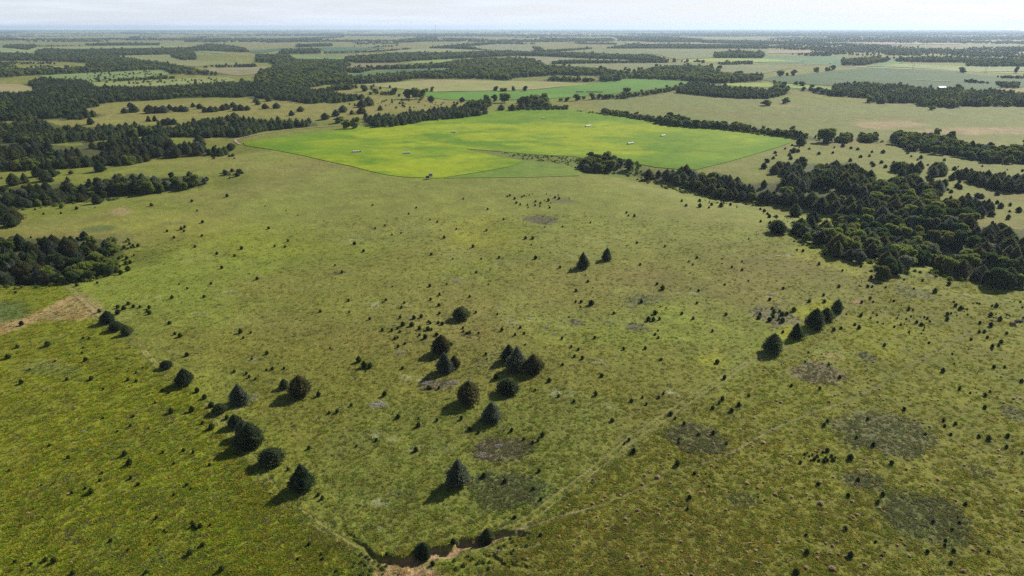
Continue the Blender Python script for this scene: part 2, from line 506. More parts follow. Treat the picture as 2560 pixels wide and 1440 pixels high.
FORBS = [(1355, 549, 47, 12, 1.0, np.array([0.080, 0.078, 0.045])), (2050, 935, 72, 28, 0.9, np.array([0.12, 0.10, 0.062])), (2210, 1085, 150, 58, 0.85, C_FORB),
         (2320, 1290, 112, 72, 0.7, np.array([0.075, 0.088, 0.040])), (1745, 1100, 76, 40, 0.8, C_FORB), (1255, 1125, 80, 34, 0.85, np.array([0.115, 0.095, 0.06])),
         (1260, 1225, 105, 55, 0.6, C_DARKG), (1610, 750, 55, 14, 0.75, C_FORB), (1592, 816, 30, 10, 0.75, C_FORB), (1935, 790, 62, 26, 0.8, np.array([0.13, 0.115, 0.075])),
         (2285, 733, 50, 18, 0.6, C_FORB), (2165, 890, 28, 16, 0.8, C_FORB), (2160, 1205, 60, 28, 0.75, C_FORB), (1400, 502, 36, 6, 0.7, C_FORB),
         (1090, 962, 52, 16, 0.8, np.array([0.13, 0.11, 0.075])), (1440, 806, 18, 8, 0.8, C_FORB), (1180, 836, 38, 12, 0.5, C_BROWNG), (2540, 1035, 40, 26, 0.7, C_FORB),
         (845, 683, 22, 5, 0.6, C_FORB), (1210, 905, 40, 18, 0.4, C_FORB), (1010, 1400, 90, 26, 0.0, C_DIRT), (1850, 1250, 40, 20, 0.4, C_FORB),
         (430, 558, 30, 6, 0.6, C_FORB), (245, 572, 42, 9, 0.7, C_DARKG), (750, 1000, 0, 0, 0, C_FORB), (2440, 1180, 40, 20, 0.3, C_FORB),
         (130, 925, 75, 18, 0.45, C_DARKG), (280, 600, 60, 22, 0.4, C_FORB), (1240, 880, 30, 10, 0.4, C_FORB)]
WHITISH = [(940, 1095, 60, 18), (1070, 1130, 60, 20), (590, 1020, 25, 10), (960, 1250, 60, 25), (370, 745, 35, 7), (560, 730, 50, 10), (800, 720, 60, 12), (960, 760, 80, 12),
           (1270, 655, 45, 8), (1150, 700, 60, 10), (1430, 640, 60, 9), (1290, 800, 50, 12), (1500, 1020, 50, 14), (1690, 985, 50, 16), (1950, 640, 60, 9), (640, 905, 50, 12),
           (1040, 945, 50, 12), (860, 1130, 40, 14), (1400, 980, 50, 14), (930, 1320, 40, 14), (1030, 1330, 30, 10), (880, 600, 60, 8), (1520, 905, 60, 12), (1720, 730, 60, 10)]
TRACKS = [(P('165 712 215 758 260 800 330 850 362 880 400 920 440 955'), 0.55, 1.4), (P('520 1010 575 1085 615 1130 650 1180 700 1245 760 1290 820 1330 880 1368 925 1398'), 0.5, 1.7),
          (P('1262 1325 1310 1305 1400 1238 1450 1200 1500 1162 1570 1105 1650 1050 1730 995 1810 945 1890 895 1960 868'), 0.55, 2.0),
          (P('1292 1326 1350 1308 1400 1290 1500 1262 1600 1222 1700 1172 1790 1150 1860 1115 1930 1075 2010 1040 2100 1010 2140 992 2200 962'), 0.55, 0.0),
          (P('2200 962 2290 905 2380 860 2425 822'), 0.35, 0.0), (P('2090 800 2120 772 2165 728 2190 700'), 0.35, 0.0),
          (P('1190 1355 1240 1375 1300 1372 1350 1360'), 0.4, 0.0), (P('600 362 640 372 720 388 800 406 880 424 960 444 1010 450'), 0.22, 0.0), (P('1460 612 1530 600 1600 590'), 0.0, 0.0),
          (P('880 1425 930 1415 985 1412'), 0.5, 0.0), (P('1020 1440 1100 1400 1180 1378 1240 1352 1290 1330'), 0.5, 0.0), (P('390 1010 430 1060 470 1130'), 0.25, 1.4)]
FOREST_FLOORS = []   # filled below: world polygons of the woods

def cover_colour(x, y, floors=True):
    x = np.asarray(x, float); y = np.asarray(y, float)
    n = len(x)
    r = np.hypot(x, y)
    c = np.tile(C_OLIVE, (n, 1))
    def mix(colr, f):
        c[:] = c * (1 - f[:, None]) + colr * f[:, None]
    big = fbm(x, y, 120, 51, 3); mid = fbm(x, y, 28, 52, 3); fine = fbm(x, y, 7, 53, 2)
    wx = 26 * (fbm(x, y, 60, 61, 3) - 0.5); wy = 26 * (fbm(x, y, 60, 62, 3) - 0.5)
    mix(C_TAN, 0.55 * sstep(0.50, 0.72, big))
    mix(C_BROWNG, 0.45 * sstep(0.52, 0.75, fbm(x, y, 60, 54, 2)))
    mix(C_BRIGHT, 0.45 * sstep(0.52, 0.78, fbm(x, y, 75, 55, 3)) * (r < 900))
    mix(C_PALE, 0.5 * sstep(0.55, 0.8, mid))
    pal = fbm(x, y, 1800, 57, 2)
    mix(C_TAN, 0.5 * sstep(0.45, 0.7, pal) * sstep(900, 2500, r))
    mix(C_DARKG, 0.5 * sstep(0.55, 0.8, fbm(x, y, 700, 58, 3)) * sstep(900, 2500, r))
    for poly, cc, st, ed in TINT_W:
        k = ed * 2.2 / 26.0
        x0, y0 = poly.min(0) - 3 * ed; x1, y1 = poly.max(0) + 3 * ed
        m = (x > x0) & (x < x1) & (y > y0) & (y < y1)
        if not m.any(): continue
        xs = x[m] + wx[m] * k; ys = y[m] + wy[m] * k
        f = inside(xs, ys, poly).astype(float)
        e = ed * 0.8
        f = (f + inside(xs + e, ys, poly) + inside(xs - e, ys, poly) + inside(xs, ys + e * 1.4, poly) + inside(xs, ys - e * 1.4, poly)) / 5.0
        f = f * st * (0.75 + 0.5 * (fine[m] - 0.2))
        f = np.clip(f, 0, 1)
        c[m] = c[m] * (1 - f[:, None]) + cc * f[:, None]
    near = r < 700
    if near.any():
        xs, ys = x[near], y[near]
        cn_ = c[near]
        for (cx, cy, ax, ay, st, cc), (wcx, wcy, rx, ry) in zip(FORBS, FORB_W):
            if st <= 0 or ax <= 0: continue
            m = (np.abs(xs - wcx) < rx * 1.7) & (np.abs(ys - wcy) < ry * 1.7)
            if not m.any(): continue
            d = np.hypot((xs[m] - wcx) / rx, (ys[m] - wcy) / ry) + 0.95 * (fbm(xs[m], ys[m], 9, 71, 3) - 0.5)
            f = st * (1 - sstep(0.7, 1.12, d)) * (0.6 + 0.65 * fbm(xs[m], ys[m], 1.6, 72, 2))
            cn_[m] = cn_[m] * (1 - f[:, None]) + cc * f[:, None]
        for (wcx, wcy, rx, ry) in WHITE_W:
            m = (np.abs(xs - wcx) < rx * 1.5) & (np.abs(ys - wcy) < ry * 1.5)
            if not m.any(): continue
            d = np.hypot((xs[m] - wcx) / rx, (ys[m] - wcy) / ry)
            f = 0.6 * (1 - sstep(0.2, 1.3, d)) * sstep(0.50, 0.78, fbm(xs[m], ys[m], 2.2, 73, 3))
            cn_[m] = cn_[m] * (1 - f[:, None]) + np.array([0.27, 0.28, 0.19]) * f[:, None]
        for line, st, gauge in TRACK_W:
            if st <= 0: continue
            b0 = line.min(0) - 8; b1 = line.max(0) + 8
            m = (xs > b0[0]) & (xs < b1[0]) & (ys > b0[1]) & (ys < b1[1])
            if not m.any(): continue
            wob = 0.5 * (vnoise(xs[m] / 7, ys[m] / 7, 75) - 0.5)
            d, _ = seg_dist(xs[m], ys[m], line)
            d = d + wob
            rr = np.hypot(xs[m], ys[m])
            hw = np.maximum(0.27, rr / 1000.0)
            rut = np.exp(-(np.abs(d - gauge * 0.5) / hw) ** 2) if gauge > 0 else np.exp(-(d / (hw * 1.2)) ** 2)
            f = 1.7 * st * rut * (0.15 + 0.9 * vnoise(xs[m] / 3, ys[m] / 3, 76))
            f = np.clip(f, 0, 1)
            tcol = np.array([0.215, 0.190, 0.090])
            dark = np.array([0.045, 0.048, 0.020])
            cn_[m] = cn_[m] * (1 - f[:, None]) + tcol * f[:, None]
            g = st * 1.2 * np.exp(-(np.abs(d - (gauge * 0.5 + hw * 1.7)) / (hw * 0.8)) ** 2) * (0.4 + 0.9 * vnoise(xs[m] / 2, ys[m] / 2, 77))
            g = np.clip(g, 0, 1)
            cn_[m] = cn_[m] * (1 - g[:, None]) + dark * g[:, None]
        # bare soil in the washed-out bank
        z = near_cut(xs, ys)
        f = sstep(0.35, 1.3, -z) * (0.55 + 0.6 * vnoise(xs / 2.2, ys / 2.2, 78))
        f = np.clip(f, 0, 1)
        cn_[:] = cn_ * (1 - f[:, None]) + C_DIRT * np.array([0.92, 0.9, 0.9]) * f[:, None]
        d = np.hypot((xs + 22) / 9.0, (ys - 114.5) / 4.5) + 0.6 * (fbm(xs, ys, 4, 79, 3) - 0.5)
        f = 0.85 * (1 - sstep(0.6, 1.15, d))
        cn_[:] = cn_ * (1 - f[:, None]) + C_DIRT * f[:, None]
        # rough clumpy sward of the left-hand and the right-hand pasture
        c[near] = cn_
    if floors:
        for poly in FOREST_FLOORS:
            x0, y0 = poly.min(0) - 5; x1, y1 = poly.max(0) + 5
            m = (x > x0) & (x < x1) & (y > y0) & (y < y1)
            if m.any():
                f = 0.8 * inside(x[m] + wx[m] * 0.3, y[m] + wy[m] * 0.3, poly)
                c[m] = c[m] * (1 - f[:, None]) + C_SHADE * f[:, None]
    k = 0.84 + 0.32 * fine
    tuft = fbm(x, y, 1.5, 56, 2)
    k = k * np.where(r < 320, 0.80 + 0.40 * tuft, 1.0)
    return c * k[:, None]

def ell_world(cx, cy, ax, ay):
    p = place([(cx, cy), (cx + ax, cy), (cx, cy - ay), (cx, cy + ay)], False)
    return (p[0, 0], (p[2, 1] + p[3, 1]) / 2, max(abs(p[1, 0] - p[0, 0]), 0.5), max(abs(p[2, 1] - p[3, 1]) / 2, 0.5))

def wpoly(poly):
    return place(ext(poly, 500), False)[:, :2]
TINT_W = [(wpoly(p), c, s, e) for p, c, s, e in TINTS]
FORB_W = [ell_world(*f[:4]) for f in FORBS]
WHITE_W = [ell_world(*f) for f in WHITISH]
TRACK_W = [(place(spline(t, 4), False)[:, :2], s, g) for t, s, g in TRACKS]
# ------------------------------------------------------------------ the woods: outlines as seen in the photograph
# kind: c = cedars, d = broadleaf, m = mixed;  (outline, share of cedars, density, tree height in m)
WOODS = [
 (P('0 606 40 598 180 596 250 600 300 620 292 660 280 690 200 706 110 714 40 715 0 735'), 0.60, 1.0, 7.5),
 (P('0 512 30 520 42 545 40 560 0 565'), 0.6, 1.0, 8),
 (P('0 472 60 468 130 460 200 462 240 455 268 446 300 440 340 434 390 450 450 442 480 438 520 446 524 462 490 472 440 480 340 487 280 494 180 508 80 520 0 522'), 0.45, 1.0, 9),
 (P('0 370 118 361 187 366 333 347 410 335 427 350 445 365 486 354 514 368 514 389 382 397 323 413 194 420 70 427 0 434'), 0.75, 1.05, 8.5),
 (P('0 309 35 305 111 305 153 316 208 319 285 314 347 316 399 312 437 319 486 302 556 298 660 299 764 303 809 310 729 321 660 328 618 342 521 345 434 344 365 340 312 344 222 359 139 358 62 365 0 366'), 0.78, 1.05, 8.5),
 (P('0 235 75 232 100 222 60 211 100 195 215 203 235 217 330 219 480 214 560 207 650 204 760 212 795 228 905 241 905 249 840 258 770 259 700 250 600 244 500 243 380 251 300 254 250 260 243 268 194 275 264 288 208 299 52 303 0 308'), 0.72, 1.05, 8.5),
 (P('0 132 25 132 90 135 87 127 112 122 187 124 325 122 475 119 520 109 562 112 612 120 625 131 575 130 480 127 487 132 492 150 462 152 430 145 427 137 275 140 337 147 425 160 487 172 555 185 570 190 425 185 410 176 350 176 225 183 100 188 0 211 0 180 75 172 217 168 217 158 140 154 75 152 0 155'), 0.15, 1.0, 11),
 (P('0 152 140 155 150 176 90 184 0 184'), 0.3, 0.25, 8),
 (P('640 137 722 137 740 150 865 150 877 165 857 172 870 190 902 192 960 200 915 210 815 212 765 222 640 217 640 190 655 175 692 167 677 157 640 157'), 0.08, 1.0, 12),
 (P('862 142 1002 132 1115 132 1190 129 1280 127 1280 140 1140 147 1040 152 990 157 890 158 865 152'), 0.05, 1.0, 12),
 (P('857 172 902 170 940 169 947 166 1090 160 1140 152 1202 146 1325 147 1370 165 1467 170 1505 172 1580 182 1560 197 1545 205 1502 205 1505 190 1380 189 1280 196 1280 203 1227 198 1140 197 1040 197 990 205 915 210 902 192 950 186 1027 180 1140 175 1142 170 947 174 902 182 870 182'), 0.06, 1.0, 12),
 (P('1580 182 1630 170 1692 165 1780 165 1785 182 1905 187 1905 203 1792 210 1705 202 1555 197'), 0.05, 1.0, 12),
 (P('1380 192 1350 204 1492 205 1488 198 1430 194'), 0.05, 0.9, 9),
 (P('1280 128 1355 131 1440 132 1555 137 1630 137 1672 150 1670 157 1567 150 1455 146 1355 141 1280 140'), 0.05, 1.0, 12),
 (P('1380 155 1430 150 1570 153 1670 150 1672 158 1567 158 1380 161'), 0.05, 1.0, 10),
 (P('1050 120 1165 110 1280 102 1280 106 1165 117 1215 124 1240 128 1115 122'), 0.1, 1.0, 12),
 (P('1330 116 1350 117 1362 126 1480 119 1480 123 1400 130 1340 130'), 0.1, 0.8, 10),
 (P('975 107 1002 98 1090 91 1098 102 1015 107'), 0.2, 1.0, 14),
 (P('1090 96 1120 95 1215 98 1215 101 1130 99'), 0.1, 1.0, 14),
 (P('667 103 795 101 795 104 667 107'), 0.9, 1.2, 12), (P('677 98 780 94 860 90 860 93 780 98 680 101'), 0.2, 1.0, 13),
 (P('740 111 830 109 832 116 740 118'), 0.1, 1.0, 13), (P('697 128 740 124 780 122 802 123 802 134 700 136'), 0.1, 1.0, 13),
 (P('812 130 877 129 950 126 1027 120 1027 123 960 130 880 133 812 134'), 0.1, 0.8, 9),
 (P('210 111 260 108 400 108 398 113 215 115'), 0.1, 1.0, 13), (P('8 113 50 111 90 113 90 119 70 126 30 122 8 120'), 0.1, 1.0, 13),
 (P('90 114 210 113 210 116 90 117'), 0.1, 0.5, 10), (P('250 96 300 95 300 98 250 98'), 0.1, 1, 12), (P('325 91 350 90 350 99 325 99'), 0.1, 1, 12), (P('300 80 350 80 350 84 300 84'), 0.1, 1, 14),
 (P('0 80 60 77 80 79 40 83 0 83'), 0.1, 1, 14), (P('0 95 45 94 45 101 0 102'), 0.1, 0.8, 14), (P('510 98 565 95 565 104 510 105'), 0.1, 0.8, 12), (P('578 99 640 94 640 101 578 102'), 0.1, 1, 13),
 (P('1510 120 1580 110 1780 111 1920 112 1920 122 1705 122 1520 122'), 0.1, 1.0, 13),
 (P('1342 96 1530 96 1530 104 1380 103'), 0.1, 1.0, 15), (P('1525 90 1655 91 1755 97 1755 106 1640 106 1560 102'), 0.1, 0.9, 15), (P('1407 106 1542 108 1542 112 1450 110'), 0.1, 1, 12),
 (P('1755 100 1920 102 2060 104 2080 112 1920 112 1755 108'), 0.1, 0.9, 14),
 (P('1787 133 1830 127 1870 129 1910 131 1910 146 1787 146'), 0.2, 1.1, 15),
 (P('2105 149 2195 143 2224 146 2220 154 2157 164 2105 164'), 0.1, 1.1, 13),
 (P('2230 147 2310 142 2420 145 2560 152 2560 170 2415 167 2420 157 2310 156 2245 155'), 0.3, 1.0, 12),
 (P('1920 114 2100 108 2200 112 2330 120 2560 112 2560 148 2420 145 2300 140 2180 140 2020 141 1960 140 2040 128 1920 122'), 0.1, 0.45, 11),
 (P('1920 95 2100 88 2300 80 2560 78 2560 112 2400 110 2080 108 1920 103'), 0.1, 0.45, 15),
 (P('1560 84 1900 80 2300 78 2300 84 1900 92 1600 90'), 0.1, 0.35, 16),
 (P('1692 223 1712 209 1755 209 1805 218 1922 223 1980 232 1925 247 1830 246 1755 240 1692 233'), 0.9, 1.1, 9),
 (P('1712 214 1730 205 1760 206 1770 214 1740 218'), 0.1, 1.0, 12), (P('1925 222 1945 210 1958 213 1975 225 1955 240 1925 236'), 0.1, 1.0, 12),
 (P('1965 223 2025 219 2082 228 2080 213 2157 208 2257 214 2345 226 2382 222 2457 232 2560 233 2560 267 2401 266 2398 271 2297 267 2290 257 2169 259 2176 246 2082 241 2023 229'), 0.55, 1.0, 10),
 (P('2330 225 2560 225 2560 235 2330 235'), 0.1, 0.5, 8), (P('2395 200 2425 200 2475 206 2475 211 2400 206'), 0.1, 1, 8), (P('2480 205 2545 205 2550 222 2500 220'), 0.1, 0.9, 8), (P('2485 190 2560 192 2560 200 2500 197'), 0.1, 0.6, 7),
 (P('2214 356 2242 332 2290 335 2335 338 2380 342 2422 361 2481 368 2560 355 2560 412 2464 409 2394 392 2273 378'), 0.08, 1.0, 9.5),
 (P('1920 418 1960 404 2000 406 2060 412 2130 404 2150 425 2185 440 2200 450 2290 440 2300 455 2360 462 2360 480 2330 490 2340 500 2400 502 2420 492 2480 506 2485 535 2450 545 2440 570 2450 582 2462 567 2560 590 2560 736 2500 722 2440 705 2380 690 2345 677 2348 655 2290 665 2250 680 2235 688 2200 704 2187 695 2195 680 2215 655 2195 642 2160 655 2110 652 2082 640 2075 622 2020 606 1972 585 1970 562 1990 550 2050 562 2090 567 2095 547 2080 538 2000 520 1960 515 1850 505 1800 500 1740 480 1700 470 1680 455 1650 452 1590 442 1600 427 1650 432 1700 425 1720 418 1760 440 1800 432 1870 460 1900 457 1960 456 1965 446 1925 432'), 0.50, 1.0, 9),
 (P('2420 442 2460 432 2520 442 2560 432 2560 484 2500 480 2430 462'), 0.85, 1.0, 8), (P('2228 425 2250 414 2298 420 2300 436 2250 440'), 0.9, 1.0, 8),
 (P('2330 420 2362 418 2366 440 2330 445'), 0.85, 1.0, 8), (P('2370 440 2430 428 2432 448 2375 452'), 0.9, 1.0, 7),
 (P('1452 402 1480 392 1520 388 1552 398 1556 420 1520 434 1470 436 1455 425'), 0.0, 1.1, 9),
 (P('909 294 982 288 1044 279 1145 269 1180 272 1215 280 1218 287 1156 296 1072 303 989 317 937 319 906 300'), 0.92, 1.1, 8.5),
 (P('1160 262 1215 254 1230 262 1215 270 1170 272'), 0.6, 1.0, 8), (P('1295 248 1345 238 1372 250 1375 268 1300 270'), 0.2, 0.8, 9),
 (P('1180 272 1420 266 1420 275 1180 278'), 0.75, 0.45, 5),
 (P('1630 300 1700 296 1740 312 1800 314 1800 324 1700 318 1630 309'), 0.2, 1.2, 8.5), (P('1500 276 1630 296 1630 306 1500 284'), 0.15, 1.0, 6.5),
 (P('1800 312 1870 318 1870 332 1800 324'), 0.15, 1.1, 8.5), (P('1870 320 1990 330 2060 350 2060 356 1990 348 1870 331'), 0.2, 1.0, 7),
 (P('2060 352 2120 350 2120 358 2060 358'), 0.3, 1.0, 6), (P('2095 340 2130 338 2132 358 2100 358'), 0.1, 1, 8), (P('2145 340 2190 342 2197 358 2150 358'), 0.1, 1, 8),
 (P('1490 242 1560 236 1640 226 1700 214 1712 222 1640 236 1560 247 1490 249'), 0.1, 0.9, 8),
 (P('1700 155 1760 150 1762 156 1700 158'), 0.1, 0.7, 9), (P('1790 157 1880 152 1880 162 1800 163'), 0.1, 0.8, 9),
 (P('235 198 330 196 400 190 440 192 440 198 330 203 235 206'), 0.2, 0.6, 7), (P('345 203 405 204 405 208 345 208'), 0.3, 0.8, 6),
 (P('495 168 525 163 580 164 640 160 640 168 495 170'), 0.9, 0.7, 9),
 (P('770 232 860 236 915 242 905 250 780 246'), 0.8, 1.0, 8), (P('830 212 880 208 900 222 830 228'), 0.1, 0.6, 9),
 (P('785 224 830 220 835 230 785 230'), 0.3, 0.9, 7), (P('925 215 980 220 980 240 925 240'), 0.4, 0.25, 7),
 (P('920 118 1000 112 1000 114 920 121'), 0.2, 0.3, 9), (P('880 100 1000 100 1000 118 880 118'), 0.1, 0.06, 11), (P('350 82 640 85 640 108 350 106'), 0.1, 0.05, 12),
 (P('1000 82 1280 84 1280 90 1000 89'), 0.1, 0.3, 15), (P('640 84 860 82 860 87 640 88'), 0.1, 0.3, 15), (P('743 77 825 77 825 79 743 79'), 0.1, 1, 16), (P('870 78 927 78 927 80 870 80'), 0.1, 1, 16),
 (P('0 76 400 75 700 78 700 80 400 78 0 79'), 0.1, 0.5, 18), (P('1280 78 1920 76 1920 80 1280 82'), 0.1, 0.3, 18),
]
WOOD_W = []
for out, fc, den, ht in WOODS:
    o2 = ext(out, 260)
    WOOD_W.append(place(o2, False)[:, :2])
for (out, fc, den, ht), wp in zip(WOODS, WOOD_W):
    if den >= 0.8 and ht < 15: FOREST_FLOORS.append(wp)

# ------------------------------------------------------------------ ground: one sheet, finest where the camera is near it
def build_ground():
    dep = [R(89), R(84), R(78), R(72), R(67), R(63), R(60)]
    a = R(58)
    while a > 0.0185:
        dep.append(a); a -= 1.0 / 690
    rr = [H / math.tan(d) for d in dep]
    r = rr[-1]
    while r < 46000:
        r *= 1.022; rr.append(r)
    rr = np.array(rr)
    th = list(np.linspace(R(-46), R(46), 880))
    th += list(np.linspace(R(46), R(314), 60))[1:-1]
    th = np.array(th)
    T, RR = np.meshgrid(th, rr)
    X = RR * np.sin(T); Y = RR * np.cos(T)
    nr, nt = X.shape
    x = X.ravel(); y = Y.ravel()
    z = terrain(x, y)
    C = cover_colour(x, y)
    V = np.stack([x, y, z], 1)
    V = np.concatenate([V, [[0, 0, terrain(np.array([0.]), np.array([0.]))[0]]]])
    C = np.concatenate([C, [C_OLIVE]])
    i = np.arange(nr - 1)[:, None] * nt + np.arange(nt)[None, :]
    j = np.arange(nr - 1)[:, None] * nt + (np.arange(nt)[None, :] + 1) % nt
    F = np.stack([i, j, j + nt, i + nt], -1).reshape(-1, 4)[:, ::-1]
    me = mesh_np('ground', V, F, M_GROUND, True)
    set_col(me, 'col', C)
    me2 = me
    # the little disc under the drone
    o = link('ground', me2)
    tag(o, kind='structure')
    return o
build_ground()

# ------------------------------------------------------------------ fields: crops standing a little above the pasture
def field(name, outline, colf, mat, off=0.25, su=4.0, sv=2.0, rough_edge=0.6):
    out = ext(outline, 260)
    pts = []
    for (x1, y1), (x2, y2) in zip(out, out[1:] + out[:1]):
        n = max(1, int(math.hypot(x2 - x1, (y2 - y1) * 2) / 4))
        for k in range(n):
            t = k / n
            pts.append((x1 + (x2 - x1) * t, y1 + (y2 - y1) * t))
    pts = np.array(pts)
    pts[:, 1] += rough_edge * 0.35 * (vnoise(pts[:, 0] / 9, pts[:, 1] / 9, 81) - 0.5)
    xs = np.arange(pts[:, 0].min(), pts[:, 0].max(), su); ys = np.arange(pts[:, 1].min() + 0.5 * sv, pts[:, 1].max(), sv)
    gx, gy = np.meshgrid(xs, ys); gx = gx.ravel(); gy = gy.ravel()
    gx = gx + rng.uniform(-0.3, 0.3, gx.shape) * su; gy = gy + rng.uniform(-0.3, 0.3, gy.shape) * sv
    m = inside(gx, gy, pts)
    m &= seg_dist(gx, gy, np.concatenate([pts, pts[:1]]))[0] > 0.8
    inner = np.stack([gx[m], gy[m]], 1)
    allp = np.concatenate([pts, inner])
    v2 = [Vector(p) for p in allp.tolist()]
    n = len(pts)
    ve, _, fa, _, _, _ = delaunay_2d_cdt(v2, [(i, (i + 1) % n) for i in range(n)], [tuple(range(n))], 2, 1e-6)
    ve = np.array([tuple(v) for v in ve])
    fa = np.array([f for f in fa if len(f) == 3], np.int32)
    w = place(ve, False)
    dist = np.hypot(w[:, 0], w[:, 1])
    w[:, 2] += off * 0.6 + dist * 0.0003
    a = w[fa[:, 1]] - w[fa[:, 0]]; b = w[fa[:, 2]] - w[fa[:, 0]]
    fl = (a[:, 0] * b[:, 1] - a[:, 1] * b[:, 0]) < 0
    fa[fl] = fa[fl][:, ::-1]
    me = mesh_np(name, w, fa, mat, True)
    set_col(me, 'col', colf(w[:, 0], w[:, 1], ve))
    o = link(name, me)
    tag(o, kind='structure')
    return o

def flatcol(c, var=0.14, lam=60, c2=None):
    c = np.array(c, float); c2 = c * 0.85 if c2 is None else np.array(c2, float)
    def f(x, y, px):
        t = sstep(0.3, 0.7, fbm(x, y, lam, 91, 3))[:, None]
        k = (1 - var) + 2 * var * fbm(x, y, lam / 5, 92, 2)
        return (c * (1 - t) + c2 * t) * k[:, None]
    return f

HG = np.array([0.082, 0.162, 0.000]); HY = np.array([0.215, 0.262, 0.002]); HM = np.array([0.108, 0.188, 0.004])
YBL = [(1170, 340, 330, 55, 0.42), (1000, 330, 120, 16, 0.6), (1180, 318, 80, 10, 0.5), (1200, 430, 240, 16, 0.65), (980, 425, 120, 14, 0.6), (1120, 400, 140, 16, 0.5), (1330, 345, 190, 28, 0.72), (1560, 325, 160, 20, 0.62),
       (1500, 338, 90, 20, 0.5), (900, 400, 130, 22, 0.55), (920, 345, 60, 14, 0.6), (1650, 375, 130, 14, 0.5), (1860, 346, 60, 10, 0.6), (780, 360, 70, 12, 0.3), (1040, 360, 100, 12, 0.5), (1560, 376, 120, 12, 0.5), (1470, 316, 90, 8, 0.5)]
DKB = [(1260, 366, 110, 12, 0.6), (1120, 378, 80, 8, 0.5), (1050, 405, 80, 6, 0.4), (1640, 410, 140, 12, 0.6), (1560, 300, 160, 8, 0.7), (820, 340, 150, 9, 0.4), (1700, 345, 80, 8, 0.4), (1290, 306, 120, 3, 0.6), (1450, 350, 60, 6, 0.4), (700, 364, 80, 8, 0.3)]
def haycol(x, y, px):
    n1 = fbm(x, y, 70, 93, 3); n2 = fbm(x * 0.6, y, 22, 94, 3)
    yl = np.zeros(len(x))
    for cx, cy, ax, ay, s in YBL:
        yl += s * np.exp(-((px[:, 0] - cx) / ax) ** 2 - ((px[:, 1] - cy) / ay) ** 2)
    dk = np.zeros(len(x))
    for cx, cy, ax, ay, s in DKB:
        dk += s * np.exp(-((px[:, 0] - cx) / ax) ** 2 - ((px[:, 1] - cy) / ay) ** 2)
    n3 = fbm(x * 0.5, y, 9, 95, 2)
    f = np.clip((yl * 1.1 + 0.14) * sstep(0.34, 0.66, 0.3 * n1 + 0.4 * n2 + 0.3 * n3) * 1.2 - dk * 0.6, 0, 0.85)[:, None]
    g = sstep(0.3, 0.7, n1)[:, None]
    c = (HG * (1 - g) + HM * g)
    return c * (1 - f) + HY * f

field('hay_field', P('608 357 680 347 760 336 850 325 935 314 1010 303 1080 295 1170 285 1250 277 1340 272 1410 273 1480 279 1520 287 1560 293 1620 303 1650 309 1700 316 1760 321 1810 327 1870 334 1940 340 1985 346 1975 358 1940 370 1880 388 1820 405 1760 420 1740 425 1700 424 1640 419 1590 409 1560 398 1455 396 1430 391 1370 389 1320 386 1290 383 1230 378 1165 373 1180 378 1240 391 1310 402 1290 412 1260 420 1190 432 1100 446 1060 445 1010 443 970 438 930 430 880 416 820 404 760 390 700 378 650 370 612 364'),
      haycol, M_HAY, 0.25, 4, 1.6)
field('hay_field', P('1312 403 1370 406 1415 413 1440 422 1454 430 1450 440 1330 443.5 1200 445 1104 446 1192 433 1262 421 1292 412'),
      flatcol((0.098, 0.158, 0.014), 0.1, 30, (0.118, 0.165, 0.022)), M_HAY, 0.2, 4, 1.6)
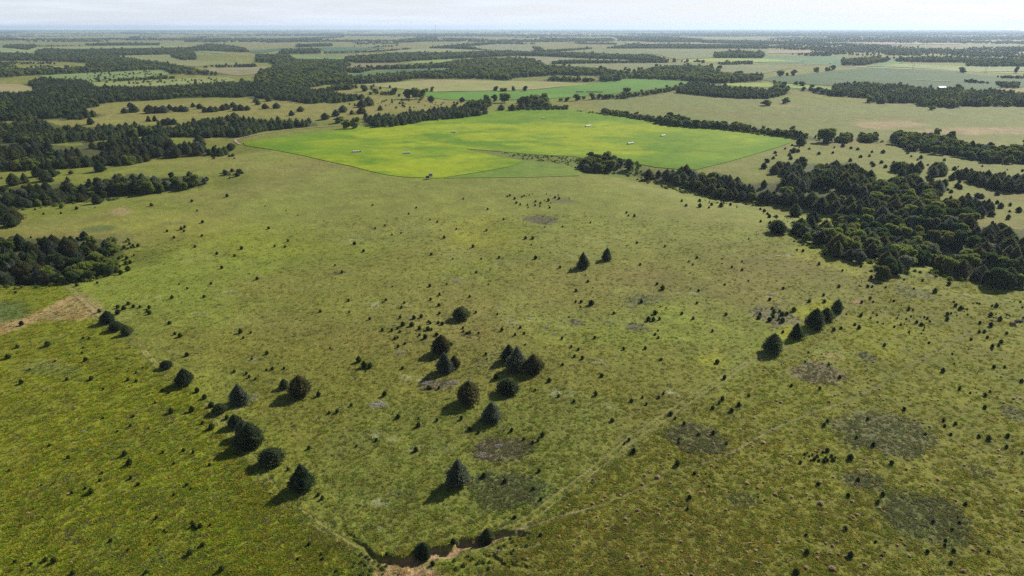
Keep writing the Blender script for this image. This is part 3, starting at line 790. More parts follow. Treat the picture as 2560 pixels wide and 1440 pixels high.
CROPS = [
 ('green_field', '1065 231 1190 229 1280 228 1337 225 1397 219 1440 213 1480 210 1550 200 1590 197 1705 203 1777 211 1710 216 1650 222 1600 229 1500 238 1420 244 1350 248 1280 250 1200 252 1120 250 1085 246 1062 240', (0.085, 0.185, 0.018), None),
 ('mown_field', '902 212 987 206 1085 200 1280 203 1390 205 1440 209 1475 210 1397 218 1337 224 1190 228 1060 230 1000 222 930 217', (0.205, 0.215, 0.07), (0.22, 0.20, 0.09)),
 ('bean_field', '1905 200 1920 195 2045 182 2165 170 2232 173 2380 180 2452 189 2560 205 2560 210 2495 220 2460 232 2345 225 2245 217 2145 210 2080 215 1995 210 1940 207', (0.046, 0.085, 0.026), (0.055, 0.095, 0.030)),
 ('yellow_green_strip', '1790 211 1850 209 1920 209 1995 213 2110 223 2105 230 2040 224 1960 219 1850 217', (0.16, 0.24, 0.05), (0.24, 0.27, 0.04)),
 ('pale_crop_field', '2195 167 2245 160 2395 166 2560 170 2560 181 2450 179 2380 176 2240 168', (0.19, 0.24, 0.085), None),
 ('green_field', '2165 167 2225 154 2260 156 2245 160 2195 167', (0.10, 0.185, 0.05), None),
 ('bean_field', '1910 141 1920 140 2105 142 2103 164 2000 160.5 1920 159 1885 157 2000 154 1905 147', (0.075, 0.13, 0.055), (0.085, 0.16, 0.05)),
 ('yellow_green_strip', '1702 150 1790 146 1905 147 2000 154 1880 156 1700 155', (0.23, 0.27, 0.05), (0.2, 0.26, 0.06)),
 ('pasture_field', '1365 132 1480 122 1655 122 1920 125 1920 138 1780 145 1690 149 1640 136 1560 136 1440 131 1380 133', (0.150, 0.160, 0.062), (0.13, 0.15, 0.058)),
 ('pasture_field', '1370 162 1470 160 1672 158 1800 163 1920 162 1980 170 1905 186 1790 181 1782 165 1690 164 1630 169 1580 181 1505 171 1467 169 1400 166', (0.135, 0.15, 0.058), (0.15, 0.16, 0.065)),
 ('pasture_field', '1280 141 1355 142 1455 147 1567 151 1567 153 1430 150 1375 155 1370 163 1330 148 1280 146', (0.19, 0.19, 0.11), None),
 ('bean_field', '870 187 970 177 1090 171 1142 171 1142 174 1027 180 950 186 897 194', (0.060, 0.125, 0.052), None),
 ('yellow_green_strip', '1017 159 1040 154 1125 149 1142 151 1090 159', (0.17, 0.23, 0.05), None),
 ('pasture_field', '865 170 895 159 1015 159 947 167 940 169', (0.19, 0.16, 0.09), None),
 ('pasture_field', '935 131 1065 122 1115 122 1210 126 1190 129 1115 132 1002 132', (0.16, 0.19, 0.085), (0.19, 0.2, 0.1)),
 ('bean_field', '612 127 640 126 700 121 850 118 965 120 877 129 812 130 802 122 760 122 697 127 640 135 625 131', (0.060, 0.115, 0.060), None),
 ('green_field', '725 142 745 138 860 140 862 149 745 149', (0.15, 0.22, 0.06), (0.1, 0.15, 0.05)),
 ('pasture_field', '1162 118 1280 108 1340 117 1345 129 1280 128 1215 124', (0.17, 0.18, 0.10), None),
 ('mown_field', '282 140 430 137 440 147 495 151 575 155 640 159 600 163 525 163 495 168 375 156 325 146', (0.14, 0.165, 0.055), (0.18, 0.18, 0.075)),
 ('green_field', '0 122 88 120 270 116 462 115 470 119 325 121 187 123 112 121 87 127 75 135 0 131', (0.15, 0.21, 0.085), (0.19, 0.21, 0.10)),
 ('green_field', '485 128 565 127 562 136 515 132', (0.16, 0.21, 0.09), None),
 ('green_meadow', '95 190 225 183 410 175 425 186 350 196 217 206 130 200', (0.13, 0.19, 0.065), (0.16, 0.2, 0.07)),
 ('green_meadow', '217 207 335 202 440 198 570 194 592 202 475 211 325 219 237 217', (0.17, 0.205, 0.065), (0.2, 0.2, 0.09)),
 ('mown_field', '510 171 640 169 692 167 652 184 600 190 582 189 525 179', (0.20, 0.185, 0.10), None),
 ('mown_field', '0 210 50 211 97 222 75 232 0 235', (0.21, 0.21, 0.085), (0.24, 0.19, 0.11)),
 ('mown_field', '40 170 120 166 215 167 140 174 75 172', (0.19, 0.2, 0.08), None),
 ('pasture_field', '1560 106 1700 110 1755 108 1920 112 1780 111 1580 110', (0.27, 0.22, 0.13), None),
 ('pasture_field', '2100 108 2230 106 2400 108 2400 111 2240 112', (0.26, 0.21, 0.14), None),
 ('pasture_field', '1920 126 2080 128 2080 132 1920 134', (0.24, 0.20, 0.13), None),
 ('pasture_field', '2250 86 2560 84 2560 88 2300 92', (0.26, 0.22, 0.15), None),
]
for nm, o, c, c2 in CROPS:
    field(nm, P(o), flatcol(c, 0.12, 90, c2), M_CROP, 0.35, 5, 1.6)

# creek bed crossing the hay field keeps its own rough grass (part of the ground); the gravel road at the right
def strip(name, line, width, mat, off):
    w = place(spline(line, 8), False)
    c = w[:, :2]
    t = np.gradient(c, axis=0); t /= np.linalg.norm(t, axis=1)[:, None] + 1e-9
    nrm = np.stack([-t[:, 1], t[:, 0]], 1)
    d = np.hypot(c[:, 0], c[:, 1])
    V = []
    for s in (-0.5, 0.5):
        q = c + nrm * width * s
        V.append(np.concatenate([q, (terrain(q[:, 0], q[:, 1], False) + off + d * 0.0005)[:, None]], 1))
    n = len(c)
    F = [(i, i + 1, n + i + 1, n + i) for i in range(n - 1)]
    V = np.concatenate(V); F = np.array(F)
    a = V[F[0][1]] - V[F[0][0]]; b = V[F[0][3]] - V[F[0][0]]
    if a[0] * b[1] - a[1] * b[0] < 0: F = F[:, ::-1]
    return tag(link(name, mesh_np(name, V, F, mat)), kind='structure')
strip('gravel_road', P('1690 157 1760 158 1920 160.5 2105 166 2165 169 2240 172 2370 177 2460 181 2560 184 2760 190'), 10, M_ROAD, 0.6)
strip('farm_track', P('1085 231 1140 228.5 1190 228.5 1280 227'), 5, M_TRACK, 0.7)
strip('farm_track', P('600 362 590 350 640 338 720 326 800 318 870 314'), 2.6, M_TRACK, 0.12)
strip('farm_track', P('2290 201 2330 203 2380 205'), 9, M_TRACK, 0.9)
# ------------------------------------------------------------------ plant models
def tuft_mesh(name, pts, dirs, size, wid, mat, core=None):
    """leaf sprays: two crossing triangles each, pointing along dirs; plus an inner core that stops the light"""
    n = len(pts)
    dirs = dirs / (np.linalg.norm(dirs, axis=1)[:, None] + 1e-9)
    a = np.cross(dirs, rng.normal(size=(n, 3))); a /= np.linalg.norm(a, axis=1)[:, None] + 1e-9
    b = np.cross(dirs, a)
    sz = (size * rng.uniform(0.6, 1.35, n))[:, None]; wd = (wid * rng.uniform(0.7, 1.3, n))[:, None]
    tip = pts + dirs * sz; base = pts - dirs * sz * 0.45
    V = np.stack([base + a * wd, base - a * wd, tip + b * wd * .3, base + b * wd, base - b * wd, tip - a * wd * .3], 1).reshape(-1, 3)
    F = np.arange(n * 6).reshape(-1, 3)
    if core is not None:
        cv, cf = core
        F = np.concatenate([F, cf + len(V)]); V = np.concatenate([V, cv])
    me = mesh_np(name, V, F, mat)
    return me

def core_mesh(rf, h0, h1, k, rings=9, segs=12):
    V = [(0, 0, h0)]
    for i in range(1, rings):
        z = i / rings
        for j in range(segs):
            t = 2 * math.pi * j / segs
            r = rf(z, t) * k
            V.append((r * math.cos(t), r * math.sin(t), h0 + (h1 - h0) * z))
    V.append((0, 0, h1))
    F = []
    for j in range(segs): F.append((0, 1 + (j + 1) % segs, 1 + j))
    for i in range(rings - 2):
        for j in range(segs):
            a = 1 + i * segs + j; b = 1 + i * segs + (j + 1) % segs
            F += [(a, b, b + segs), (a, b + segs, a + segs)]
    e = len(V) - 1; s0 = 1 + (rings - 2) * segs
    for j in range(segs): F.append((s0 + j, s0 + (j + 1) % segs, e))
    return np.array(V), np.array(F)

def cedar_crown(name, n, seed, mat, form='cone', size=0.085):
    """unit tree: height 1, radius about 0.5 at its widest"""
    g = np.random.default_rng(seed)
    ph = g.uniform(0, 6.28, 8); am = g.uniform(0.3, 1.0, 8)
    lobes = [(g.uniform(0.12, 0.78), g.uniform(0, 6.28), g.uniform(0.08, 0.22), g.uniform(-0.20, 0.32)) for _ in range(20)]
    def prof(z):
        if form == 'cone': return 0.52 * np.minimum(1, z * 6 + 0.45) * (1 - np.clip(z, 0, 1)) ** 0.66
        if form == 'egg': return 0.50 * np.sin(np.pi * np.clip(z * 0.95 + 0.05, 0, 1) ** 0.62) ** 0.68
        if form == 'spread': return 0.50 * np.sin(np.pi * np.clip(z * 0.93 + 0.07, 0, 1) ** 0.8) ** 0.5
        return 0.5 * (1 - z) ** 0.75 * (1 - np.exp(-9 * z))
    def rf(z, t):
        r = prof(z) * (1 + 0.10 * am[0] * np.sin(2 * t + ph[0]) + 0.08 * am[1] * np.sin(3 * t + ph[1] + 4 * z) + 0.06 * np.sin(7 * t + ph[2] - 6 * z))
        for lz, lt, lw, la in lobes:
            dt = np.angle(np.exp(1j * (np.asarray(t) - lt)))
            r = r * (1 + la * np.exp(-((z - lz) / lw) ** 2 - (dt / 0.5) ** 2))
        return r
    z = g.beta(1.2, 1.45, n); t = g.uniform(0, 2 * np.pi, n)
    q = np.where(g.uniform(0, 1, n) < 0.12, g.uniform(1.05, 1.28, n), g.uniform(0.62, 1.08, n))
    r = rf(z, t) * q
    # gaps between the branch layers
    layer = 0.5 + 0.5 * np.sin(z * 46 + 3 * np.sin(t * 2 + ph[3]) + 2 * np.sin(t * 5 + ph[4]))
    r = r * (0.80 + 0.24 * layer)
    pts = np.stack([r * np.cos(t), r * np.sin(t), 0.02 + 0.96 * z], 1)
    d = np.stack([np.cos(t), np.sin(t), 0.55 + 0.9 * z], 1) + g.normal(size=(n, 3)) * 0.35
    top = np.stack([g.normal(size=24) * 0.02, g.normal(size=24) * 0.02, g.uniform(0.90, 1.03, 24)], 1)
    pts = np.concatenate([pts, top]); d = np.concatenate([d, np.stack([g.normal(size=24) * .25, g.normal(size=24) * .25, np.ones(24)], 1)])
    return tuft_mesh(name, pts, d, size, size * 0.42, mat, core_mesh(rf, 0.03, 0.88, 0.66))

def broad_crown(name, n, seed, mat, size=0.07, open_=0.0):
    g = np.random.default_rng(seed)
    k = g.integers(9, 14)
    C = []; 
    for i in range(k):
        t = g.uniform(0, 6.28); rr = 0.30 * math.sqrt(g.uniform(0, 1)); z = g.uniform(0.14, 0.80)
        rr *= 1.15 - 0.8 * abs(z - 0.5)
        C.append((rr * math.cos(t), rr * math.sin(t), z, g.uniform(0.13, 0.23), g.uniform(0.14, 0.21)))
    C.append((0, 0, 0.55, 0.26, 0.30))
    pts = []; d = []
    w = np.array([c[3] ** 2 for c in C]); w /= w.sum()
    pick = g.choice(len(C), n, p=w)
    v = g.normal(size=(n, 3)); v /= np.linalg.norm(v, axis=1)[:, None]
    v[:, 2] = np.where(v[:, 2] < -0.5, -v[:, 2], v[:, 2])
    C = np.array(C)[pick]
    q = g.uniform(0.80, 1.06, n)[:, None]
    p = C[:, :3] + v * q * np.stack([C[:, 3], C[:, 3], C[:, 4]], 1)
    dd = v + g.normal(size=(n, 3)) * 0.7
    verts = []; faces = []
    if open_ < 0.5:
        for c in {tuple(r) for r in np.round(C, 5).tolist()}:
            cv, cf = ball(c[:3], (c[3] * .66, c[3] * .66, c[4] * .66), 1)
            faces.append(cf + sum(len(a) for a in verts)); verts.append(cv)
        core = (np.concatenate(verts), np.concatenate(faces))
    else: core = None
    return tuft_mesh(name, p, dd, size, size * 0.75, mat, core)

def ball(c, r, lv=1):
    import bmesh
    bm = bmesh.new(); bmesh.ops.create_icosphere(bm, subdivisions=lv, radius=1)
    V = np.array([tuple(v.co) for v in bm.verts]) * np.array(r) + np.array(c)
    F = np.array([[v.index for v in f.verts] for f in bm.faces]); bm.free()
    return V, F

def trunk_mesh(name, kind, seed):
    g = random.Random(seed); mb = MB()
    if kind == 'cedar':
        mb.bar((0, 0, -0.06), (0.01, 0.0, 0.85), 0.030, 0.006, 6, False)
        for i in range(7):
            z = 0.10 + 0.09 * i; t = g.uniform(0, 6.28); l = 0.30 * (1 - z * 0.8)
            mb.bar((0, 0, z), (l * math.cos(t), l * math.sin(t), z + 0.10), 0.010, 0.003, 4, False)
    else:
        mb.bar((0, 0, -0.06), (0.01, 0, 0.38), 0.038, 0.026, 7, False)
        for i in range(6):
            t = i * 1.05 + g.uniform(-.3, .3); l = g.uniform(0.16, 0.30); z1 = g.uniform(0.52, 0.75)
            mb.bar((0.01, 0, 0.22 + 0.03 * i), (l * math.cos(t) * .6, l * math.sin(t) * .6, z1 * .8), 0.018, 0.010, 5, False)
            mb.bar((l * math.cos(t) * .6, l * math.sin(t) * .6, z1 * .8), (l * math.cos(t), l * math.sin(t), z1), 0.010, 0.003, 5, False)
    return mb.mesh(name, M_BARK)

CEDARS = [cedar_crown('crown', 1900, 100 + i, m, f, 0.078) for i, (f, m) in enumerate([('egg', M_CEDAR), ('egg', M_CEDAR_BLUE), ('cone', M_CEDAR), ('egg', M_CEDAR_BROWN), ('spread', M_CEDAR)])]
CEDAR_FINE = {('cone', 'dark'): cedar_crown('crown', 3600, 201, M_CEDAR, 'cone', 0.066), ('egg', 'dark'): cedar_crown('crown', 3600, 202, M_CEDAR, 'egg', 0.066),
              ('spread', 'dark'): cedar_crown('crown', 3200, 203, M_CEDAR, 'spread', 0.072), ('cone', 'silver'): cedar_crown('crown', 3600, 204, M_CEDAR_BLUE, 'cone', 0.066),
              ('egg', 'bronze'): cedar_crown('crown', 3600, 205, M_CEDAR_BROWN, 'egg', 0.068), ('egg', 'silver'): cedar_crown('crown', 3600, 206, M_CEDAR_BLUE, 'egg', 0.066)}
BROADS = [broad_crown('crown', 1900, 300 + i, m, 0.062) for i, m in enumerate([M_LEAF, M_LEAF_DARK, M_LEAF, M_LEAF_PALE, M_LEAF_GREY, M_LEAF_OLIVE, M_LEAF_DARK])]
YOUNGS = [cedar_crown('crown', 420, 400 + i, M_YOUNG, f, 0.15) for i, f in enumerate(['egg', 'egg', 'spread', 'spread'])]
T_CEDAR = trunk_mesh('trunk', 'cedar', 1); T_BROAD = trunk_mesh('trunk', 'broad', 2)
FAR_CEDARS = [cedar_crown('cedar_crown', 260, 500 + i, M_CEDAR, f, 0.15) for i, f in enumerate(['egg', 'egg', 'cone'])]
FAR_BROADS = [broad_crown('broadleaf_crown', 420, 600 + i, m, 0.12) for i, m in enumerate([M_LEAF, M_LEAF_DARK, M_LEAF_OLIVE, M_LEAF_PALE])]

def tree(name, crown, trunk, loc, h, w, rz, label, cat, group=None):
    o = empty(name, loc, rz)
    c = link('crown', crown, o); c.scale = (w, w, h)
    t = link('trunk', trunk, o); t.scale = (h, h, h)
    tag(o, label, cat, group)
    return o

def tree_size(cx, base, wpx, top):
    """where it stands, its width and its height, from its outline in the photograph"""
    p = place([(cx, base)])[0]
    _, dep = project([p])
    w = wpx * dep[0] / FPX
    d = rays([(cx, top)])[0]
    t = math.hypot(p[0], p[1] + 0.3 * w) / math.hypot(d[0], d[1])
    return p, w, max(H + d[2] * t - p[2], 0.5)

# ------------------------------------------------------------------ the cedars that stand by themselves in front
LONE = [
 (1145, 1209, 62, 1146, 'cone', 'silver', 'tall grey-green cedar with a long shadow, beside the dark brush patch in the lower middle'),
 (757, 1219, 66, 1166, 'cone', 'dark', 'large dark conical cedar at the lower end of the left tree row, long shadow'),
 (680, 1158, 58, 1118, 'spread', 'dark', 'wide low dark cedar just up the row from the lowest large one'),
 (628, 1115, 64, 1070, 'egg', 'dark', 'big round green-black cedar at the front of the tight trio in the left row'),
 (611, 1090, 42, 1050, 'egg', 'silver', 'greyish cedar behind the big round one in the left row'),
 (588, 1066, 34, 1044, 'egg', 'dark', 'small round cedar at the back of the trio in the left row'),
 (600, 1008, 52, 966, 'cone', 'silver', 'grey-green cedar with a pale dead bush at its right side, left row'),
 (750, 988, 54, 938, 'egg', 'bronze', 'tall broad bronze-green cedar right of the left row, with a small round one beside it'),
 (711, 969, 24, 948, 'egg', 'dark', 'small round cedar at the left foot of the tall bronze-green one'),
 (463, 960, 42, 930, 'egg', 'dark', 'lone round dark cedar on the old fence line, upper part of the left row'),
 (416, 920, 28, 903, 'spread', 'dark', 'low squat cedar on the fence line above the lone round one'),
 (550, 1031, 34, 1010, 'spread', 'dark', 'low dark cedar hugging the ground below the grey-green one in the left row'),
 (1172, 1003, 56, 961, 'egg', 'bronze', 'brownish open-topped cedar with a shadow to its lower left, middle group'),
 (1229, 1050, 50, 1008, 'cone', 'silver', 'spiky grey cedar lowest of the middle group'),
 (1270, 981, 52, 948, 'spread', 'dark', 'squat green-black cedar just below the dark clump of three'),
 (1292, 925, 52, 868, 'cone', 'silver', 'silvery conical cedar at the heart of the dark clump of three'),
 (1272, 902, 44, 868, 'cone', 'dark', 'dark cedar at the upper left of the clump of three'),
 (1333, 929, 46, 888, 'egg', 'bronze', 'round bronze-tinged cedar at the right of the clump of three'),
 (1104, 881, 46, 838, 'egg', 'bronze', 'leaning cedar with a pointed tip, upper one of the stacked pair'),
 (1112, 929, 44, 882, 'cone', 'silver', 'grey-green cedar, lower one of the stacked pair, brush at its foot'),
 (1136, 920, 26, 889, 'egg', 'bronze', 'thin brownish cedar touching the right side of the lower stacked one'),
 (1153, 796, 42, 772, 'spread', 'dark', 'low spreading cedar alone above the scatter of young cedars'),
 (1457, 669, 38, 641, 'cone', 'dark', 'dark ragged cedar, left one of the isolated pair in mid pasture'),
 (1517, 650, 30, 621, 'cone', 'dark', 'dark conical cedar, right one of the isolated pair in mid pasture'),
 (271, 807, 32, 786, 'egg', 'dark', 'cedar beside the faint track, top of the three near the pink bare ground'),
 (291, 825, 32, 809, 'spread', 'bronze', 'flat bronze cedar between its two neighbours near the pink bare ground'),
 (317, 836, 26, 815, 'egg', 'dark', 'round cedar, lowest of the three near the pink bare ground'),
 (1932, 878, 48, 844, 'egg', 'dark', 'round dark cedar at the lower left end of the right tree row'),
 (1989, 844, 38, 811, 'cone', 'dark', 'pointed dark cedar second from the lower end of the right tree row'),
 (2037, 815, 46, 779, 'egg', 'dark', 'wide leaning cedar in the middle of the right tree row'),
 (2064, 799, 32, 770, 'egg', 'dark', 'cedar squeezed between the wide one and the uppermost one in the right row'),
 (2092, 779, 28, 749, 'egg', 'dark', 'uppermost cedar of the right tree row'),
 (1058, 1393, 44, 1360, 'egg', 'dark', 'dark round cedar growing on the eroded bank at the bottom'),
 (1218, 1347, 36, 1318, 'egg', 'dark', 'dark cedar on the bank at the upper end of the gully'),
 (1133, 1360, 14, 1344, 'egg', 'dark', 'small shrubby cedar on the bank midway along the gully'),
 (243, 509, 24, 496, 'egg', 'dark', 'lone round cedar below the left grove with its shadow to the left'),
 (30, 565, 34, 544, 'egg', 'dark', 'round cedar at the front corner of the wood on the left edge'),
 (1987, 540, 28, 510, 'egg', 'dark', 'round cedar standing clear of the wood beside the yellow-green notch'),
 (2031, 559, 32, 533, 'egg', 'dark', 'round cedar standing alone in the yellow-green notch'),
 (1943, 582, 44, 566, 'spread', 'dark', 'long low cedar thicket at the tip of the right wood'),
 (250, 429, 26, 404, 'egg', 'dark', 'big round cedar at the front edge of the second wood from the left'),
 (95, 441, 26, 421, 'egg', 'dark', 'round cedar in the clearing, upper left of its cluster'),
 (116, 452, 28, 431, 'egg', 'dark', 'round cedar in the clearing, lower middle of its cluster'),
 (132, 441, 22, 423, 'egg', 'dark', 'round cedar in the clearing, right of its cluster'),
 (35, 463, 30, 441, 'egg', 'dark', 'wide cedar at the lower left of the clearing'),
 (63, 457, 24, 438, 'cone', 'dark', 'conical cedar at the lower left of the clearing, right of the wide one'),
 (282, 362, 22, 348, 'egg', 'dark', 'lone round cedar on the narrow grass strip between two woods'),
 (524, 388, 16, 374, 'egg', 'dark', 'small cedar by the track corner, first left of the pair'),
 (537, 384, 18, 366, 'egg', 'dark', 'cedar by the track corner, right behind the small one'),
 (551, 391, 22, 372, 'egg', 'dark', 'cedar by the track corner, biggest of the cluster'),
 (563, 387, 20, 367, 'egg', 'dark', 'cedar by the track corner, right of the biggest'),
 (578, 374, 22, 364, 'spread', 'dark', 'flat cedar nearest the tip of the bright hay field'),
 (372, 304, 14, 291, 'cone', 'dark', 'left one of the pair of cedars on the tan slope'),
 (388, 303, 14, 290, 'cone', 'dark', 'right one of the pair of cedars on the tan slope'),
 (227, 311, 17, 299, 'egg', 'dark', 'lone greyish cedar at the left of the tan slope'),
 (2001, 363, 22, 349, 'egg', 'dark', 'round cedar at the right tip of the bright hay field'),
 (1983, 382, 13, 375, 'egg', 'dark', 'low cedar below the right tip of the hay field'),
 (1909, 421, 15, 411, 'egg', 'dark', 'small round cedar at the far left corner of the right wood'),
 (1888, 258, 12, 246, 'egg', 'dark', 'nothing'),
]
LONE = [t for t in LONE if t[6] != 'nothing']
LONE_XY = []
for i, (cx, b, w, top, form, tone, lab) in enumerate(LONE):
    p, wm, hm = tree_size(cx, b, w, top)
    hm = min(max(hm * 1.12, wm * (0.72 if form == 'spread' else 1.0)), wm * 1.9)
    me = CEDAR_FINE.get((form, tone)) or CEDAR_FINE[(form, 'dark')]
    tree('cedar_tree', me, T_CEDAR, p, hm, wm * 0.84, rng.uniform(0, 6.28), lab, 'tree')
    LONE_XY.append(p)
# meadow cedars across the tan slope at the left, each read off the photograph (x, base y, width in px)
MEADOW = [(326, 268, 13), (312, 283, 14), (335, 281, 22), (375, 283, 22), (391, 282, 18), (410, 282, 20), (425, 276, 16), (441, 279, 14), (455, 278, 16), (465, 279, 14), (483, 268, 12), (500, 272, 14),
          (514, 281, 14), (528, 280, 16), (540, 279, 14), (558, 276, 16), (567, 274, 16), (583, 268, 14), (590, 277, 16), (602, 276, 16), (619, 276, 13), (641, 256, 12), (645, 262, 14), (663, 272, 14), (672, 253, 16),
          (692, 271, 15), (729, 289, 14), (752, 279, 14), (813, 298, 17), (840, 290, 17), (857, 281, 16), (571, 302, 16), (586, 296, 16), (422, 311, 18), (436, 311, 16), (410, 312, 16),
          (1078, 252, 14), (1156, 254, 12), (951, 276, 14), (905, 268, 20), (922, 264, 24), (858, 278, 16), (880, 286, 12), (904, 284, 18), (1136, 268, 10), (1253, 276, 16), (1281, 277, 18), (1305, 274, 16), (1333, 272, 14), (1163, 272, 14), (1200, 276, 18), (1211, 276, 14), (1213, 285, 12)]
for k, (cx, b, w) in enumerate(MEADOW):
    p, wm, hm = tree_size(cx, b, w * 1.05, b - w * 0.92)
    sideword = 'left' if cx < 500 else ('middle' if cx < 700 else 'right')
    where = 'on the tan slope at the %s of the far left meadow' % sideword if cx < 800 else ('on rough grass left of the bright hay field' if cx < 1000 else 'at the far corner of the bright hay field')
    zone = [q for q in MEADOW if (q[0] // 130) == (cx // 130)]
    rk = sorted(q[0] for q in zone).index(cx)
    pos = ['first', 'second', 'third', 'fourth', 'fifth', 'sixth', 'seventh', 'eighth', 'ninth', 'tenth', 'eleventh', 'twelfth'][min(rk, 11)]
    zn = ['far left', 'left side', 'left of centre', 'centre', 'right of centre', 'right side', 'near corner', 'hay-field corner', 'field-edge corner', 'right corner'][max(0, min(int(cx // 130) - 2, 9))]
    lab = '%s round cedar from left, %s of the %s' % (pos, zn, 'tan slope' if cx < 800 else 'rough grass beyond the hay')
    tree('cedar_tree', CEDARS[k % 4], T_CEDAR, p, hm * 1.05, wm, rng.uniform(0, 6.28), lab, 'tree', 'cedars ' + where)

# broadleaf trees that can be told apart
BTREES = [(1218, 254, 17, 236, 'leftmost of three tall broadleaf trees before the green field'), (1236, 254, 15, 236, 'narrow middle one of three tall broadleaf trees before the green field'),
          (1261, 257, 27, 231, 'tallest, right-hand one of three broadleaf trees before the green field'), (1303, 266, 18, 240, 'left tree of the tall clump above the hay field corner'), (1318, 268, 20, 240, 'second tree of the tall clump above the hay field corner'),
          (1338, 258, 17, 238, 'slim tree right of the tall clump above the hay field corner'), (1362, 254, 24, 232, 'rounded tree at the right end of the row above the hay field corner'),
          (1366, 270, 24, 254, 'yellowish low tree below the rounded one above the hay field corner'), (1402, 253, 12, 245, 'small bush left of the paired trees on the green field edge'), (1417, 254, 16, 242, 'rounded tree paired with a small bush on the green field edge'),
          (1442, 252, 20, 235, 'round-headed tree standing by itself on the green field edge'), (1459, 249, 10, 240, 'small tree right of the round-headed one on the green field edge'), (1482, 249, 20, 231, 'first tree of the row that climbs towards the dark windbreak'),
          (1497, 247, 14, 234, 'second tree of the row that climbs towards the dark windbreak'), (1566, 232, 20, 218, 'tall tree sticking out of the row right of the green field'), (985, 237, 17, 218, 'lone round-headed tree left of the big clump by the green field'),
          (1022, 247, 26, 222, 'left crown of the big tree clump at the left end of the green field'), (1040, 248, 26, 218, 'middle crown of the big tree clump at the left end of the green field'), (1055, 247, 20, 222, 'right crown of the big tree clump at the left end of the green field'),
          (998, 242, 8, 234, 'tiny tree between the lone tree and the big clump'), (1067, 229, 9, 220, 'small dark tree just behind the big clump'), (1080, 229, 12, 216, 'upright dark tree behind the big clump, right one'),
          (911, 229, 22, 212, 'round tree at the left end of the tan field'), (939, 231, 20, 220, 'low round tree on the tan field, right of the first'), (870, 224, 22, 210, 'tree at the corner of the far left wood and tan field'),
          (1239, 228, 15, 215, 'round tree on the line between the two fields, left one'), (1259, 229, 20, 219, 'low bushy tree on the line between the two fields'), (1284, 228, 10, 215, 'thin tree on the line between the two fields'), (1313, 228, 14, 214, 'round dark tree on the line between the two fields, right one'),
          (868, 321, 22, 299, 'pale green tree with open crown left of the hay field, left stem'), (890, 321, 26, 292, 'pale green spreading tree at the upper left edge of the hay field'), (850, 306, 26, 291, 'yellow-green tree behind the spreading one left of the hay field'),
          (1914, 264, 25, 248, 'round tree standing alone on the pale pasture at the right'), (1965, 259, 19, 243, 'dark round tree right of the lone one on the pale pasture'), (1815, 243, 9, 235, 'small yellowish tree in front of the dark windbreak, left one'),
          (1842, 246, 10, 235, 'small yellowish tree in front of the dark windbreak, right one'), (2331, 275, 16, 264, 'small tree on the pale pasture below the far right wood'), (1574, 425, 22, 396, 'upright tree right of the clump at the creek end'),
          (2066, 356, 42, 318, 'large round-crowned tree breaking out of the hedgerow at the right'), (2405, 182, 20, 167, 'tree on the far side of the gravel road'), (2540, 182, 12, 165, 'upright tree by the gravel road near the right edge'),
          (1950, 192, 18, 175, 'tree at the left corner of the bean field, first from the left'), (1967, 190, 9, 181, 'small tree at the left corner of the bean field'), (1984, 189, 15, 174, 'rounded tree at the left corner of the bean field, third from the left'),
          (2041, 182, 16, 167, 'tree beside the gravel road at the top of the bean field'), (2070, 178, 16, 168, 'bushy tree beside the gravel road, left of a taller one'), (2081, 175, 14, 163, 'taller tree beside the gravel road'),
          (1935, 210, 9, 200, 'small tree between bean field and yellow strip, left'), (1989, 213, 12, 202, 'tree between bean field and yellow strip, middle'), (2003, 215, 17, 203, 'tree between bean field and yellow strip, right'),
          (1914, 176, 0, 160, ''), (1845, 190, 22, 176, 'tree above the dark wood right of centre'), (1797, 177, 18, 163, 'tree alone in the pasture strip right of centre'), (1680, 170, 15, 162, 'round tree in the pasture strip beyond the far wood'),
          (1563, 176, 10, 167, 'small grey tree in the pasture strip beyond the far wood'), (1500, 178, 14, 164, 'tree poking above the wood in the middle distance'), (1758, 158, 11, 150, 'tree on the left end of the lime strip'), (1686, 156, 11, 145, 'tree by the lime strip, far')]
for k, (cx, b, w, top, lab) in enumerate(BTREES):
    if not lab: continue
    p, wm, hm = tree_size(cx, b, w * 1.12, top)
    hm = min(hm * 1.05, wm * 1.7)
    me = BROADS[3] if 'pale' in lab or 'yellow' in lab else BROADS[k % 3]
    tree('broadleaf_tree', me, T_BROAD, p, hm, wm, rng.uniform(0, 6.28), lab, 'tree')

